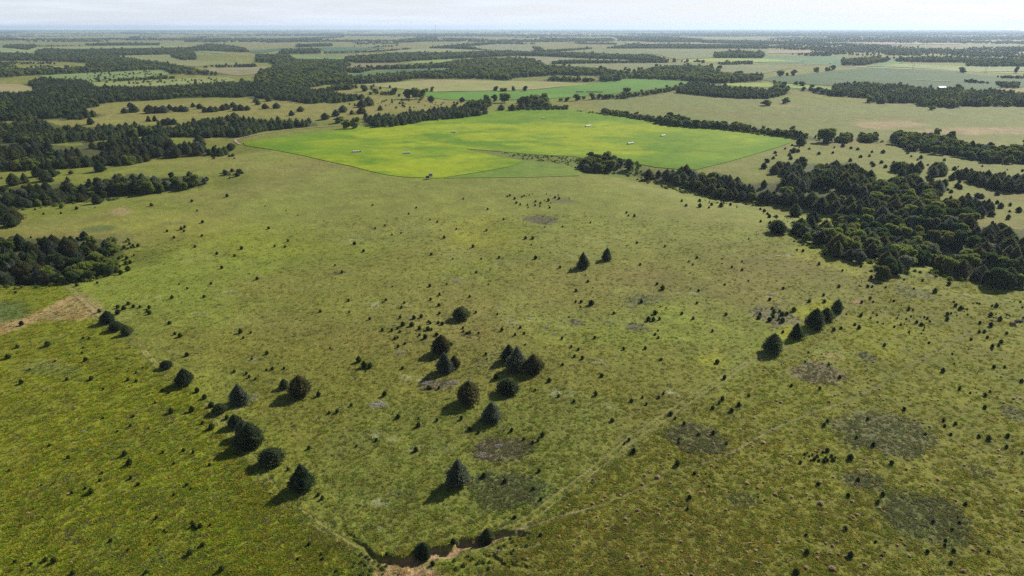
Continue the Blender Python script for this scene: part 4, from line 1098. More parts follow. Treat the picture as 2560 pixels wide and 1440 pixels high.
# ------------------------------------------------------------------ the woods themselves
CP, BP = [], []
for wi, ((out, fc, den, ht), wp) in enumerate(zip(WOODS, WOOD_W)):
    o2 = ext(out, 260)
    x0, y0 = wp.min(0); x1, y1 = wp.max(0)
    rm = math.hypot((x0 + x1) / 2, (y0 + y1) / 2)
    g = np.random.default_rng(1000 + wi)
    s = ht * 0.52 * (1 if rm < 700 else 1.0) + rm * 0.0022
    s /= math.sqrt(max(den, 0.9))
    nx = int((x1 - x0) / s) + 2; ny = int((y1 - y0) / s) + 2
    if nx * ny > 400000: s *= math.sqrt(nx * ny / 400000); nx = int((x1 - x0) / s) + 2; ny = int((y1 - y0) / s) + 2
    gx, gy = np.meshgrid(x0 + np.arange(nx) * s, y0 + np.arange(ny) * s)
    gx = gx.ravel() + g.uniform(-.5, .5, gx.size) * s; gy = gy.ravel() + g.uniform(-.5, .5, gy.size) * s
    m = inside(gx, gy, wp); gx, gy = gx[m], gy[m]
    if den < 0.9:
        nz = fbm(gx, gy, max(40, rm * 0.02), 111, 2) + 0.15 * g.uniform(-1, 1, len(gx))
        thr = np.quantile(nz, 1 - den) if len(nz) else 0
        m = nz > thr; gx, gy = gx[m], gy[m]
    if not len(gx): continue
    z = terrain(gx, gy)
    if wi < 6 or (ht == 9 and fc == 0.5):
        m = fbm(gx, gy, 26, 114, 2) > 0.31 + 0.07 * g.uniform(0, 1, len(gx)); gx, gy, z = gx[m], gy[m], z[m]
    hh = ht * g.uniform(0.55, 1.08, len(gx)) * (0.85 + 0.3 * vnoise(gx / 25, gy / 25, 112))
    if ht < 6: hh *= 0.9
    # keep the trees whose tops would not rise out of the wood's outline
    oy = np.array(out)[:, 1]
    narrow = (oy.max() - oy.min()) < 34 and oy.min() > 240
    pp, _ = project(np.stack([gx, gy, z + hh * (0.25 if narrow else 0.62)], 1))
    m = inside(pp[:, 0], pp[:, 1], o2) | (g.uniform(0, 1, len(gx)) < 0.04)
    gx, gy, z, hh = gx[m], gy[m], z[m], hh[m]
    isC = (0.55 * vnoise(gx / 30, gy / 30, 113) + 0.45 * g.uniform(0, 1, len(gx))) < (0.12 + 0.76 * fc if 0.0 < fc < 1 else fc)
    if fc <= 0.1: isC[:] = g.uniform(0, 1, len(gx)) < fc
    if fc >= 0.9: isC[:] = g.uniform(0, 1, len(gx)) < fc
    for arr, mk, ws in ((CP, isC, 0.86), (BP, ~isC, 1.05)):
        if mk.any():
            w = hh[mk] * ws * g.uniform(0.8, 1.15, mk.sum())
            if ws > 1 and rm < 900: w = w * 1.04
            arr.append(np.stack([gx[mk], gy[mk], z[mk], hh[mk], w, np.full(mk.sum(), wi)], 1))
# far country: belts and specks of woodland out to the horizon
g = np.random.default_rng(77)
n = 60000
th = g.uniform(R(-43), R(43), n); rr = 3800 * (44000 / 3800.0) ** g.uniform(0, 1, n)
gx, gy = rr * np.sin(th), rr * np.cos(th)
nz = fbm(gx / 2.6, gy, 900, 121, 3)
thr = 0.60 - 0.11 * sstep(R(-5), R(30), th) + 0.03 * sstep(R(0), R(-40), th) - 0.04 * sstep(9000, 22000, rr)
m = nz > thr
pp, _ = project(np.stack([gx, gy, np.zeros(n)], 1))
m &= pp[:, 1] < 112
gx, gy, rr = gx[m], gy[m], rr[m]
fz = terrain(gx, gy); fh = g.uniform(9, 17, len(gx)); fw = fh * g.uniform(1.2, 2.6, len(gx)) * (1 + 0.6 * sstep(8000, 30000, rr))
BP.append(np.stack([gx, gy, fz, fh, fw, np.full(len(gx), -1)], 1))
CP = np.concatenate(CP); BP = np.concatenate(BP)
# the scattered dark dots on the two light green meadows far left
g = np.random.default_rng(78)
for poly, cnt in ((P('130 195 240 184 410 177 430 186 350 198 200 206'), 110), (P('240 208 330 203 560 196 590 202 470 212 330 218'), 60), (P('2330 470 2560 480 2560 590 2450 540 2340 500'), 50),
                  (P('1880 415 1990 355 2240 380 2560 425 2560 440 2300 425 2170 430 2120 404 1990 405 1950 402'), 75), (P('840 250 1150 250 1180 262 1000 272 850 266'), 60), (P('2290 440 2420 455 2420 490 2340 495'), 14),
                  (P('0 420 200 424 320 440 200 458 0 470'), 24), (P('500 360 600 372 590 400 520 400'), 10), (P('440 440 600 420 620 440 540 470'), 12)):
    wp = wpoly(poly); x0, y0 = wp.min(0); x1, y1 = wp.max(0); k = 0; a = []
    while len(a) < cnt:
        x, y = g.uniform(x0, x1), g.uniform(y0, y1)
        if inside(np.array([x]), np.array([y]), wp)[0]: a.append((x, y))
    a = np.array(a); hh = g.uniform(1.2, 3.6, cnt) * (1.3 if poly[0][1] < 220 else 1.0)
    CP = np.concatenate([CP, np.stack([a[:, 0], a[:, 1], terrain(a[:, 0], a[:, 1]), hh, hh * 1.0, np.full(cnt, -2)], 1)])

WOOD_PLACE = {0: 'the dense grove at the left edge', 1: 'the wood on the left edge', 2: 'the wood in the left draw', 3: 'the second wood from the bottom left', 4: 'the long left wood below the tan slope', 5: 'the big far left cedar wood'}
def wood_name(px, py, wi):
    wi = int(wi)
    if wi in WOOD_PLACE: return WOOD_PLACE[wi]
    if wi == -2: return 'the open grass' 
    if px > 1580 and py > 400: return 'the big wood at the right'
    if px > 2400 and py > 425: return 'the cedar wood at the right edge'
    if px > 2200 and py > 325: return 'the tall hedgerow at the right edge'
    if px > 1480 and py > 275: return 'the hedgerow behind the hay field'
    if 1440 < px < 1570 and py > 380: return 'the clump at the creek end'
    if px < 1240 and py > 255: return 'the cedar belt behind the hay field'
    return 'the woods beyond the hay field'

def in_view(A):
    pp, dep = project(A[:, :3])
    v = (pp[:, 0] > -5) & (pp[:, 0] < 2565) & (pp[:, 1] < 1445) & (A[:, 5] != -1)
    return v, dep, pp

def split_near(A, n):
    v, dep, pp = in_view(A)
    size = np.where(v, A[:, 3] * A[:, 4] / dep ** 2, 0)
    idx = np.argsort(-size)[:n]
    m = np.zeros(len(A), bool); m[idx] = True
    return m, pp

def third(px, lo=0, hi=2560):
    return px

def wood_trees(A, n, kind):
    m, pp = split_near(A, n)
    box = {}
    for i in np.nonzero(m)[0]:
        k = wood_name(pp[i, 0], pp[i, 1], A[i, 5]); box.setdefault(k, []).append(pp[i])
    box = {k: (np.min(v, 0), np.max(v, 0)) for k, v in box.items()}
    for i in np.nonzero(m)[0]:
        x, y, z, h, w, wi = A[i]
        place_ = wood_name(pp[i, 0], pp[i, 1], wi)
        hz = 'tall' if h > 8.5 else ('mid-sized' if h > 6 else 'low')
        bw = 'broad' if w > 8 else 'slim'
        q = (pp[i] - box[place_][0]) / (box[place_][1] - box[place_][0] + 1)
        nq = 5 if place_.startswith('the big wood') else 3
        fz = (['far', 'upper', 'middle', 'lower', 'nearest'] if nq == 5 else ['far', 'middle', 'near'])[int(q[1] * nq)] + ' ' + (['left end', 'left', 'centre', 'right', 'right end'] if nq == 5 else ['left', 'centre', 'right'])[int(q[0] * nq)]
        if kind == 'cedar':
            shape = int(rng.choice(4, p=[.44, .24, .14, .18])); me = CEDARS[shape]; word = ['rounded dark', 'rounded grey-green', 'conical dark', 'rounded bronze'][shape]
            lab = '%s %s cedar, %s of %s' % (hz, word, fz, place_)
            tree('cedar_tree', me, T_CEDAR, (x, y, z), h, w, rng.uniform(0, 6.28), lab, 'tree', 'cedars in ' + place_)
        else:
            k = int(rng.choice(7, p=[.18, .17, .15, .16, .10, .14, .10])); me = BROADS[k]; word = ['green', 'deep green', 'green', 'pale yellow-green', 'silvery grey', 'olive', 'deep green'][k]
            lab = '%s %s %s broadleaf tree, %s of %s' % (hz, bw, word, fz, place_.replace('the woods beyond', 'woods beyond'))
            tree('broadleaf_tree', me, T_BROAD, (x, y, z), h, w, rng.uniform(0, 6.28), lab, 'tree', 'broadleaf trees in ' + place_)
    return A[~m]
CR = wood_trees(CP, 300 - len(LONE) - len(MEADOW), 'cedar')
BR = wood_trees(BP, 240, 'broad')

# ------------------------------------------------------------------ stuff: instanced by geometry nodes
def scatter(name, A, protos, weights, seed, colr=None, label=None):
    """A: x y z height width; one object that carries the whole mass"""
    g = np.random.default_rng(seed)
    n = len(A)
    me = bpy.data.meshes.new(name)
    me.vertices.add(n); me.vertices.foreach_set('co', A[:, :3].astype(np.float32).ravel())
    sc = me.attributes.new('sc', 'FLOAT_VECTOR', 'POINT'); sc.data.foreach_set('vector', np.stack([A[:, 4], A[:, 4], A[:, 3]], 1).astype(np.float32).ravel())
    ro = me.attributes.new('ro', 'FLOAT_VECTOR', 'POINT'); ro.data.foreach_set('vector', np.stack([g.normal(size=n) * .04, g.normal(size=n) * .04, g.uniform(0, 6.283, n)], 1).astype(np.float32).ravel())
    ix = me.attributes.new('ix', 'INT', 'POINT'); ix.data.foreach_set('value', g.choice(len(protos), n, p=weights).astype(np.int32))
    if colr is not None: set_col(me, 'col', colr)
    o = link(name, me); tag(o, kind='stuff')
    pc = bpy.data.collections.new(name + '_models')
    for i, pm in enumerate(protos):
        pc.objects.link(bpy.data.objects.new('%s_model_%c' % (name, 97 + i), pm))
    ng = bpy.data.node_groups.new(name, 'GeometryNodeTree')
    ng.interface.new_socket('Geometry', in_out='INPUT', socket_type='NodeSocketGeometry')
    ng.interface.new_socket('Geometry', in_out='OUTPUT', socket_type='NodeSocketGeometry')
    nd, lk = ng.nodes, ng.links
    gi = nd.new('NodeGroupInput'); go = nd.new('NodeGroupOutput')
    m2p = nd.new('GeometryNodeMeshToPoints'); m2p.inputs['Radius'].default_value = 0.01
    iop = nd.new('GeometryNodeInstanceOnPoints')
    ci = nd.new('GeometryNodeCollectionInfo'); ci.inputs['Collection'].default_value = pc; ci.inputs['Separate Children'].default_value = True; ci.inputs['Reset Children'].default_value = True
    def attr(nm, typ):
        a = nd.new('GeometryNodeInputNamedAttribute'); a.data_type = typ; a.inputs[0].default_value = nm
        return [s for s in a.outputs if s.enabled and s.name == 'Attribute'][0]
    lk.new(gi.outputs[0], m2p.inputs[0]); lk.new(m2p.outputs[0], iop.inputs['Points'])
    lk.new(ci.outputs[0], iop.inputs['Instance']); iop.inputs['Pick Instance'].default_value = True
    lk.new(attr('ix', 'INT'), iop.inputs['Instance Index'])
    lk.new(attr('sc', 'FLOAT_VECTOR'), iop.inputs['Scale'])
    e = nd.new('FunctionNodeEulerToRotation'); lk.new(attr('ro', 'FLOAT_VECTOR'), e.inputs[0]); lk.new(e.outputs[0], iop.inputs['Rotation'])
    lk.new(iop.outputs[0], go.inputs[0])
    md = o.modifiers.new('scatter', 'NODES'); md.node_group = ng
    return o
def by_distance(A, d0):
    r = np.hypot(A[:, 0], A[:, 1])
    return A[r < d0], A[r >= d0]
a, b = by_distance(CR, 800)
scatter('cedar_wood', a, CEDARS[:4], [.44, .24, .14, .18], 1)
scatter('distant_cedar_wood', b, FAR_CEDARS, [.34, .33, .33], 2)
a, b = by_distance(BR, 900)
scatter('broadleaf_wood', a, BROADS, [.18, .17, .15, .16, .10, .14, .10], 3)
scatter('distant_broadleaf_wood', b, FAR_BROADS, [.34, .34, .22, .10], 4)
print('TREES cedar', len(CP), 'broad', len(BP))
# ------------------------------------------------------------------ young cedars dotted over the pasture, read off the photograph
def crop(s, x0, y0, k=2.977):
    v = [float(t) for t in s.replace(',', ' ').split()]
    return [(x0 + v[i] / k, y0 + v[i + 1] / k, v[i + 2] / k) for i in range(0, len(v), 3)]
YOUNG = []
YOUNG += crop('''1265 25 14 1245 32 12 1300 48 16 1312 80 16 1342 92 14 1395 95 12 1355 35 12 1370 28 12 1455 70 14 1492 82 16 1488 105 12 1552 60 20 1600 40 16 1630 48 18 1560 115 14
1400 115 10 1452 98 14 1657 258 12 917 50 12 1100 127 14 568 115 12 243 97 12 512 162 12 725 222 14 670 205 12 333 248 12 262 270 14 387 316 12 455 305 12 867 275 12 1218 202 14 1090 285 16
775 336 24 108 383 22 177 438 20 680 460 26 990 402 28 1380 342 20 1435 340 28 1425 392 10 1455 487 30 1185 487 18 1052 497 14 840 498 12 1015 593 22 15 594 22 795 685 14 670 697 20
740 762 20 965 776 22 675 797 22 342 802 18 480 820 22 458 858 18 65 806 18 68 893 14 318 822 12 222 942 20 737 836 32 740 897 28 1012 895 16 1845 662 24 1757 732 20 1637 558 18 1717 575 14
2210 374 22 2233 538 16 2418 403 16 2132 152 14 2190 177 18 2147 175 12 1865 227 12 1755 815 16 1795 812 28 1792 855 12 1870 820 50 2243 810 34 2038 897 26 2345 895 38 2295 942 42 2332 945 34
2378 942 24 2345 1055 26 2370 1080 22 1172 908 14 1205 1022 28 1342 1008 20 1302 1062 20 1370 1052 18 915 1010 18 918 1036 16 945 1048 22 965 1046 20 1032 1048 16 720 1056 34 450 930 20
550 932 34 605 922 32 468 980 40 535 982 42 660 960 24 672 972 24 732 970 26 762 975 34 592 1010 32 430 1010 24 655 1013 38 682 1022 18 315 1022 28 388 1025 28 447 1035 24 592 1062 18 635 1076 36
410 1088 20 430 1082 16 485 1122 24 432 1145 28 830 1133 18 1652 1088 20 1895 1080 24 1085 1202 26 690 1235 40 1722 1148 24 1775 1168 24 1745 1222 20 1803 1232 30 1657 1280 24 1948 1360 36
1557 1395 40 1160 1372 40 2112 1162 28 2272 1158 28 2390 1243 24 2545 903 18 140 1245 50 180 1282 60 225 1290 44 465 1310 20 2400 712 40 2360 680 26''', 850, 480)
YOUNG += crop('''125 485 24 95 538 14 385 557 14 462 578 16 462 516 12 512 348 12 870 430 14 916 437 18 1067 430 22 1080 465 14 1033 533 20 1207 583 14 1346 547 26 1326 532 18 508 660 12 138 730 24 15 902 18
97 940 20 126 823 22 241 1030 24 342 908 20 767 714 24 668 798 20 1068 765 18 1075 814 22 962 808 30 1184 700 20 592 908 30 586 930 34 687 860 24 697 890 34 741 884 24 760 903 40 795 900 34 691 922 30
665 947 38 733 945 24 762 953 38 846 873 38 1119 943 28 1023 1010 44 1145 1018 32 1198 1012 18 766 1040 18 1421 633 22 1398 702 18 1430 703 16 1345 915 26 1415 785 26 1352 818 20 1700 868 24
1300 982 26 1331 1005 32 1521 1137 20 1795 982 32 1760 965 26 1988 906 28 1988 945 24 2086 862 36 2050 840 30 2353 845 26 2310 908 40 2313 985 38 2380 940 36 2230 972 20 2225 1037 26 2265 1037 22
2388 1110 34 2370 1137 26 2322 1145 30 2285 1080 20 2430 1050 18 2415 1300 18 2335 1300 22 1955 1323 38 1188 1375 28 277 1258 40 330 1378 34 2540 1400 34 2165 1095 18 2000 683 24 1895 735 40
1805 655 16 1667 652 14 1530 708 14 145 65 20 148 100 34 45 97 24 12 65 16 215 115 14 235 90 26 305 95 44 375 90 24 597 128 16 626 142 22 650 160 24 663 180 30 717 182 28 600 218 16 668 228 20
700 228 44 735 225 24 755 245 20 2205 25 34 2358 75 30 2455 92 28 2440 188 36 2325 230 20''', 1700, 480)
YOUNG += crop('''1690 27 26 1127 97 22 262 130 14 325 162 14 455 157 14 570 122 22 455 112 24 1428 67 18 1468 138 12 1508 222 20 1376 260 20 1350 272 22 1370 290 16 1245 290 16 1505 325 16 1298 338 18 1452 406 18
828 345 18 955 357 26 965 385 18 992 400 20 1028 397 22 925 412 22 575 345 28 620 325 24 527 345 26 395 355 50 445 372 40 822 512 26 945 488 28 938 527 22 970 523 24 888 552 26 955 570 46 862 590 40
900 597 40 573 692 24 725 675 16 118 748 16 230 338 14 1615 458 20 1747 470 26 1800 418 22 1652 562 22 1573 680 18 1335 685 12 1393 717 14 1915 640 30 1520 775 26 1282 780 32 1262 970 34 1303 1050 28
1342 1063 40 1790 1035 38 1868 1045 16 1812 1083 18 1393 1207 36 1988 1193 34 2028 1312 28 2115 1308 26 1985 1320 22 1857 1372 24 1903 1387 22 1835 1350 20 1745 1333 20 1875 1238 22 878 855 24
922 860 40 955 830 24 995 848 30 1043 855 20 1112 857 30 1097 885 26 1115 897 32 878 893 40 740 885 24 2000 268 18 2145 362 18 2123 403 24 2045 402 16 2495 545 14 2545 595 20 2385 886 18
163 978 38 355 1130 46 620 1083 26 665 1087 26 60 1222 46 130 1150 30 637 1245 36 680 1385 36 500 1390 28 160 1412 40 955 1395 22''', 0, 480)
YOUNG += crop('''1275 200 44 1430 185 50 1575 150 50 1470 45 40 1525 95 40 1690 245 36 1575 315 48 1510 285 30 1367 487 36 1440 505 30 1213 507 20 965 580 54 930 515 44 370 455 20 510 545 24 760 657 24 975 695 30
745 710 30 1030 745 22 1390 745 30 1295 820 26 535 808 26 680 795 50 635 775 20 1165 990 28 825 1160 32 1440 1045 40 1490 1055 40 1510 1190 40 1415 1250 50 1295 590 26 1560 597 26 2050 600 36
2300 470 36 2370 75 40 2370 820 30 2400 845 34 2510 200 34 2450 210 26 2300 1188 30 340 1300 40 400 1310 50 110 1320 26 235 1335 26 545 1400 40 1090 1395 36 1650 1370 50 2390 1265 24 2145 630 26''', 0, 960)
YOUNG += crop('''332 72 42 85 153 30 660 22 28 735 28 26 1455 42 20 1628 85 26 1742 124 28 1903 70 36 2170 118 34 2250 96 22 2280 145 24 2372 96 26 2408 70 18 432 240 38 585 253 20 722 262 30 905 250 32 585 300 40
965 328 42 1030 353 32 1278 340 32 1508 372 42 1475 418 24 1435 432 30 1370 405 26 272 413 30 122 460 22 565 483 42 2027 265 36 2460 215 40 2495 252 18 2150 410 28 2118 440 18 2185 495 44
2510 585 46 1070 675 48 1228 718 40 1482 640 36 1440 772 36 1495 853 28 1300 985 34 1492 1118 32 690 1330 40 350 1260 36''', 850, 960)
YOUNG += crop('''830 8 24 1040 30 20 513 80 26 315 105 36 290 138 26 438 148 38 383 190 40 243 173 32 30 290 28 248 358 36 138 370 28 345 437 24 1097 270 26 1072 300 34 1095 487 36 1268 540 52 1438 448 38
1313 395 20 1395 258 22 1825 370 26 1573 580 38 1097 565 26 1028 740 34 1323 710 40 1250 820 36 1472 873 34 1510 815 36 1230 1068 40 938 1118 26 70 840 40 55 925 24 1455 1170 22 943 1243 44
1267 1265 52 1500 1275 24 1840 1240 34 2035 1235 36 1970 1195 28 2295 1245 26 2023 1077 26 2080 1027 28 1883 1022 28 2122 888 34 865 1390 58 2015 1325 30 2080 30 28 2270 75 32 2267 170 24
1668 183 30 1960 265 28 1970 308 26 2048 292 22 2015 370 26 2223 385 30 2295 400 40 2437 380 34 2428 465 24 2545 510 18''', 1700, 960)
MARKS = [((40, 800), 'the pink bare ground'), ((300, 815), 'the trio by the bare ground'), ((463, 955), 'the lone round fence-line cedar'), ((620, 1090), 'the tight cedar trio'), ((757, 1200), 'the lowest cedar of the left row'),
         ((150, 1150), 'the rough left pasture'), ((350, 1350), 'the lower left corner'), ((750, 965), 'the tall bronze-green cedar'), ((942, 1005), 'the big grey brush pile'), ((1110, 900), 'the stacked cedar pair'), ((1153, 790), 'the low spreading cedar'),
         ((1305, 905), 'the dark clump of three'), ((1229, 1035), 'the spiky grey cedar'), ((1145, 1190), 'the tall shadow-casting cedar'), ((1255, 1125), 'the dark brush patch'), ((1487, 655), 'the isolated cedar pair'), ((1355, 549), 'the grey oval patch'),
         ((1072, 450), 'the hunting blind'), ((1600, 780), 'the mid-pasture grey patches'), ((1935, 790), 'the grey tree-row patch'), ((2040, 810), 'the right tree row'), ((2050, 935), 'the brown oval patch'), ((2210, 1085), 'the largest grey patch'),
         ((2320, 1290), 'the lower-right dark patch'), ((1745, 1100), 'the mid-track grey patch'), ((1500, 1170), 'the double wheel track'), ((1140, 1370), 'the gully'), ((2200, 690), 'the tip of the right wood'), ((2530, 800), 'the resting cattle'),
         ((2285, 735), 'the ringed patch by the right wood'), ((1760, 500), 'the far end of the right wood'), ((1940, 560), 'the low cedar thicket'), ((150, 650), 'the grove at the left edge'), ((250, 500), 'the lone cedar below the left wood'), ((300, 528), 'the small tan bare patch'),
         ((650, 600), 'the left middle of the pasture'), ((900, 650), 'the middle of the pasture'), ((1750, 650), 'the right middle of the pasture'), ((2500, 520), 'the clearing at the right edge'), ((2400, 1000), 'the right edge pasture'), ((2000, 1400), 'the bottom right')]
def describe(cx, cy):
    best = min(MARKS, key=lambda m: ((m[0][0] - cx)) ** 2 + ((m[0][1] - cy) * 1.5) ** 2)
    (mx, my), nm = best
    dx, dy = cx - mx, (cy - my) * 1.4
    dist = math.hypot(dx, dy)
    a = math.degrees(math.atan2(-dy, dx)) % 360
    w = ['right of', 'upper right of', 'behind', 'upper left of', 'left of', 'lower left of', 'in front of', 'lower right of'][int((a + 22.5) // 45) % 8]
    d = 'just ' if dist < 45 else ('' if dist < 110 else 'well ')
    if dist < 14: return 'beside ' + nm
    return d + w + ' ' + nm
ORD = ['leftmost', 'second from left', 'third from left', 'fourth from left', 'fifth from left', 'sixth from left', 'seventh from left', 'eighth from left', 'ninth from left']
def name_all(items, noun):
    """items: (px x, px y, size in m) -> one label each"""
    base = []
    for cx, cy, s in items:
        sz = 'tiny' if s < 1.1 else ('small' if s < 2.0 else ('knee-high' if False else 'larger'))
        base.append('%s %s %s' % (sz, noun, describe(cx, cy)))
    out = list(base)
    for b in set(base):
        ids = sorted([i for i, t in enumerate(base) if t == b], key=lambda i: items[i][0])
        if len(ids) > 1:
            for k, i in enumerate(ids):
                o = 'rightmost' if k == len(ids) - 1 else ORD[min(k, 8)]
                out[i] = b + ', ' + o
    return out
items = []
for cx, cy, s in YOUNG:
    p = place([(cx, cy + 0.38 * s)])[0]; _, dep = project([p])
    items.append((cx, cy, s * dep[0] / FPX, p))
items.sort(key=lambda t: -t[2] / np.hypot(t[3][0], t[3][1]))
labs = name_all([(a, b, c) for a, b, c, d in items], 'young cedar')
for k, ((cx, cy, w, p), lab) in enumerate(zip(items, labs)):
    if k >= 300: break
    h = w * rng.uniform(1.0, 1.35)
    o = empty('young_cedar', p, rng.uniform(0, 6.28))
    c = link('crown', YOUNGS[k % 4], o); c.scale = (w * 0.74, w * 0.74, h * 0.72)
    tag(o, lab, 'shrub', 'young cedars dotted over the pasture')
g = np.random.default_rng(31)
ex = [(d[0], d[1], d[2], c * 1.1, c * 0.95) for a, b, c, d in items[300:]]
# the many smaller ones that only show as specks, thickest in the right-hand pasture
for poly, cnt in ((P('1300 1320 1960 880 2200 720 2560 700 2560 1440 1240 1440'), 120), (P('0 900 330 860 640 1180 900 1380 900 1440 0 1440'), 90), (P('900 560 1900 560 1900 900 1000 1000 700 900'), 40), (P('200 520 900 470 900 900 420 900 200 700'), 30),
                  (P('1680 485 1850 500 1840 525 1660 505'), 60), (P('1890 530 1990 545 1985 570 1890 560'), 30), (P('1260 480 1420 480 1430 515 1270 515'), 14), (P('2130 700 2500 720 2500 800 2200 820'), 50), (P('2000 1130 2090 1130 2090 1160 2000 1160'), 30)):
    wp = wpoly(poly); x0, y0 = wp.min(0); x1, y1 = wp.max(0); q = 0; tries = 0
    while q < cnt:
        x, y = g.uniform(x0, x1), g.uniform(y0, y1)
        tries += 1
        if tries < cnt * 25 and fbm(x, y, 22, 141, 2) < g.uniform(.50, .66): continue
        if inside(np.array([x]), np.array([y]), wp)[0]:
            s = 0.30 + 0.6 * g.random() ** 2; ex.append((x, y, 0, s, s)); q += 1
ex = np.array(ex); ex[:, 2] = terrain(ex[:, 0], ex[:, 1])
scatter('tiny_cedar_seedlings', ex, YOUNGS, [.25] * 4, 41)

# ------------------------------------------------------------------ pale straw tussocks of the lower right pasture
def tussock_mesh(seed):
    g = np.random.default_rng(seed); n = 150
    v = g.normal(size=(n, 3)); v /= np.linalg.norm(v, axis=1)[:, None]; v[:, 2] = np.abs(v[:, 2])
    p = v * np.array([0.42, 0.42, 0.62]) * g.uniform(.5, 1, n)[:, None]
    d = v + np.array([0, 0, 0.8])
    V, F = ball((0, 0, 0.22), (0.36, 0.36, 0.30), 1)
    return tuft_mesh('tussock', p, d, 0.22, 0.06, M_STRAW, (V, F))
TUSS = [tussock_mesh(i) for i in (1, 2, 3)]
TL = crop('''1885 705 22 1910 803 20 1975 835 22 1930 700 16 1970 662 20 1990 700 16 2045 735 16 1845 772 16 1615 775 20 2365 685 40 2250 740 26 2237 785 18 2235 862 16 2365 848 18 2388 602 18 2410 620 14
2215 932 30 2266 960 20 2378 928 22 2370 962 22 2125 998 28 2125 1040 22 1987 1047 24 1980 1077 20 1912 985 20 2064 938 22 2070 910 16 2110 1145 16 2075 1195 18 1633 1130 20 2403 1115 16 2490 1118 18
2535 1168 22 2147 1283 26 2250 1345 26 2305 1357 20 2287 1290 18 2390 1320 20 2540 1240 22 2148 912 16 1880 885 24 1915 880 16 1460 1022 16 1538 1000 14 2390 1418 24 2340 890 14''', 850, 960)
TL += crop('''750 130 26 722 120 20 720 165 18 717 47 18 1110 125 26 1155 80 20 1212 60 16 485 47 14 332 327 18 263 322 12 620 430 30 637 535 16 820 537 24 275 563 20 235 602 22 280 610 24 352 612 16 88 525 14
137 677 20 183 727 22 500 732 30 155 802 26 182 803 22 367 797 20 265 850 20 242 862 14 710 708 16 623 727 20 835 663 20 1140 688 20 710 815 28 943 815 18 967 850 22 1045 878 44 1328 797 18 1282 868 30
1485 918 26 1520 948 18 1275 978 22 1318 968 26 1090 957 18 715 893 16 813 1078 18 1443 578 20 1392 638 20 1685 627 26 1748 620 22 1773 650 16 1918 703 28 2025 778 28 2050 862 24 2362 585 20 2130 545 22
2028 542 18 1800 752 20 1758 1003 20 2548 938 26 1650 1152 22 1620 1195 22 1323 1162 24 1180 1262 24 1025 1250 24 1120 1240 20 1133 1365 50 935 1358 36 1373 1335 26 1707 1275 24 1455 1318 18 2110 1385 34
2200 1188 18 2223 1210 20 545 1375 16 570 1325 24 497 1245 22 525 1180 20 377 1072 18 215 1110 22 297 1125 20 10 1168 22 10 1240 20 80 1285 24 113 1315 20 100 1392 20 280 1240 18 735 1175 20 790 1177 16
2410 135 20 2485 103 26 2510 133 18 2365 257 18 1942 35 20 1920 115 16''', 1700, 960)
ti = []
for cx, cy, s in TL:
    p = place([(cx, cy + 0.3 * s)])[0]; _, dep = project([p]); ti.append((cx, cy, s * dep[0] / FPX, p))
tl = name_all([(a, b, c) for a, b, c, d in ti], 'straw tussock')
for k, ((cx, cy, w, p), lab) in enumerate(zip(ti, tl)):
    o = link('grass_tussock', TUSS[k % 3], None, p); o.scale = (w * 1.1, w * 1.1, w * 0.8); o.rotation_euler = (0, 0, rng.uniform(0, 6.28))
    tag(o, lab, 'grass tussock', 'pale straw tussocks in the lower right pasture')
ex = []
for poly, cnt in ((P('1300 1330 1700 1100 2000 960 2560 860 2560 1440 1240 1440'), 420), (P('0 960 350 960 700 1250 880 1440 0 1440'), 45), (P('1850 850 2200 900 2180 960 1900 930'), 40)):
    wp = wpoly(poly); x0, y0 = wp.min(0); x1, y1 = wp.max(0); q = 0; tries = 0
    while q < cnt:
        x, y = g.uniform(x0, x1), g.uniform(y0, y1)
        if inside(np.array([x]), np.array([y]), wp)[0]:
            s = g.uniform(0.35, 0.95); ex.append((x, y, 0, s * .7, s)); q += 1
ex = np.array(ex); ex[:, 2] = terrain(ex[:, 0], ex[:, 1])
scatter('small_straw_tussocks', ex, TUSS, [.34, .33, .33], 42)

# ------------------------------------------------------------------ heaps of grey dead brush
def brush_mesh(seed, n=150, live=False):
    g = random.Random(seed); mb = MB()
    for i in range(n):
        a = g.uniform(0, 6.28); r = 0.42 * math.sqrt(g.random()); z = 0.42 * g.random() * (1 - r * 1.6)
        p = Vector((r * math.cos(a), r * math.sin(a), max(z, 0.02)))
        d = Vector((g.gauss(0, 1), g.gauss(0, 1), g.gauss(0.1, .5))).normalized() * g.uniform(.08, .26)
        mb.bar(p - d * .5, p + d * .5, 0.011, 0.004, 3, False)
    return mb.mesh('dead_brush_pile', M_DEADWOOD)
BRUSH = [brush_mesh(i) for i in (1, 2, 3)]
BL = crop('''520 942 44 415 985 44 865 655 80 990 635 36 968 735 28 1540 1005 56 1595 1052 52 1410 942 40 2172 852 54 2180 1000 90 1995 960 56 2512 762 36 455 1188 80 970 1383 56 850 1410 90 650 1415 80 1183 838 40 1765 972 60 1900 830 40''', 850, 480)
BL += crop('680 757 76 775 787 54 724 832 52 57 698 36 840 470 38 745 410 32 2120 765 80 1850 620 90 940 1060 50', 1700, 480) + crop('280 140 150 1180 455 76 1060 520 100', 850, 960) + crop('1905 85 64 620 350 50', 0, 960) + crop('1458 903 52 1522 905 46', 0, 480) + crop('640 900 0', 0, 480)
BL += crop('720 540 110', 1000, 820, 5.537)
BL = [b for b in BL if b[2] > 1]
bi = []
for cx, cy, s in BL:
    p = place([(cx, cy + 0.1 * s)])[0]; _, dep = project([p]); bi.append((cx, cy, s * dep[0] / FPX, p))
def bname(items):
    out = name_all(items, 'grey dead brush pile'); return [o.replace('larger ', 'wide ').replace('small ', 'compact ').replace('tiny ', 'little ') for o in out]
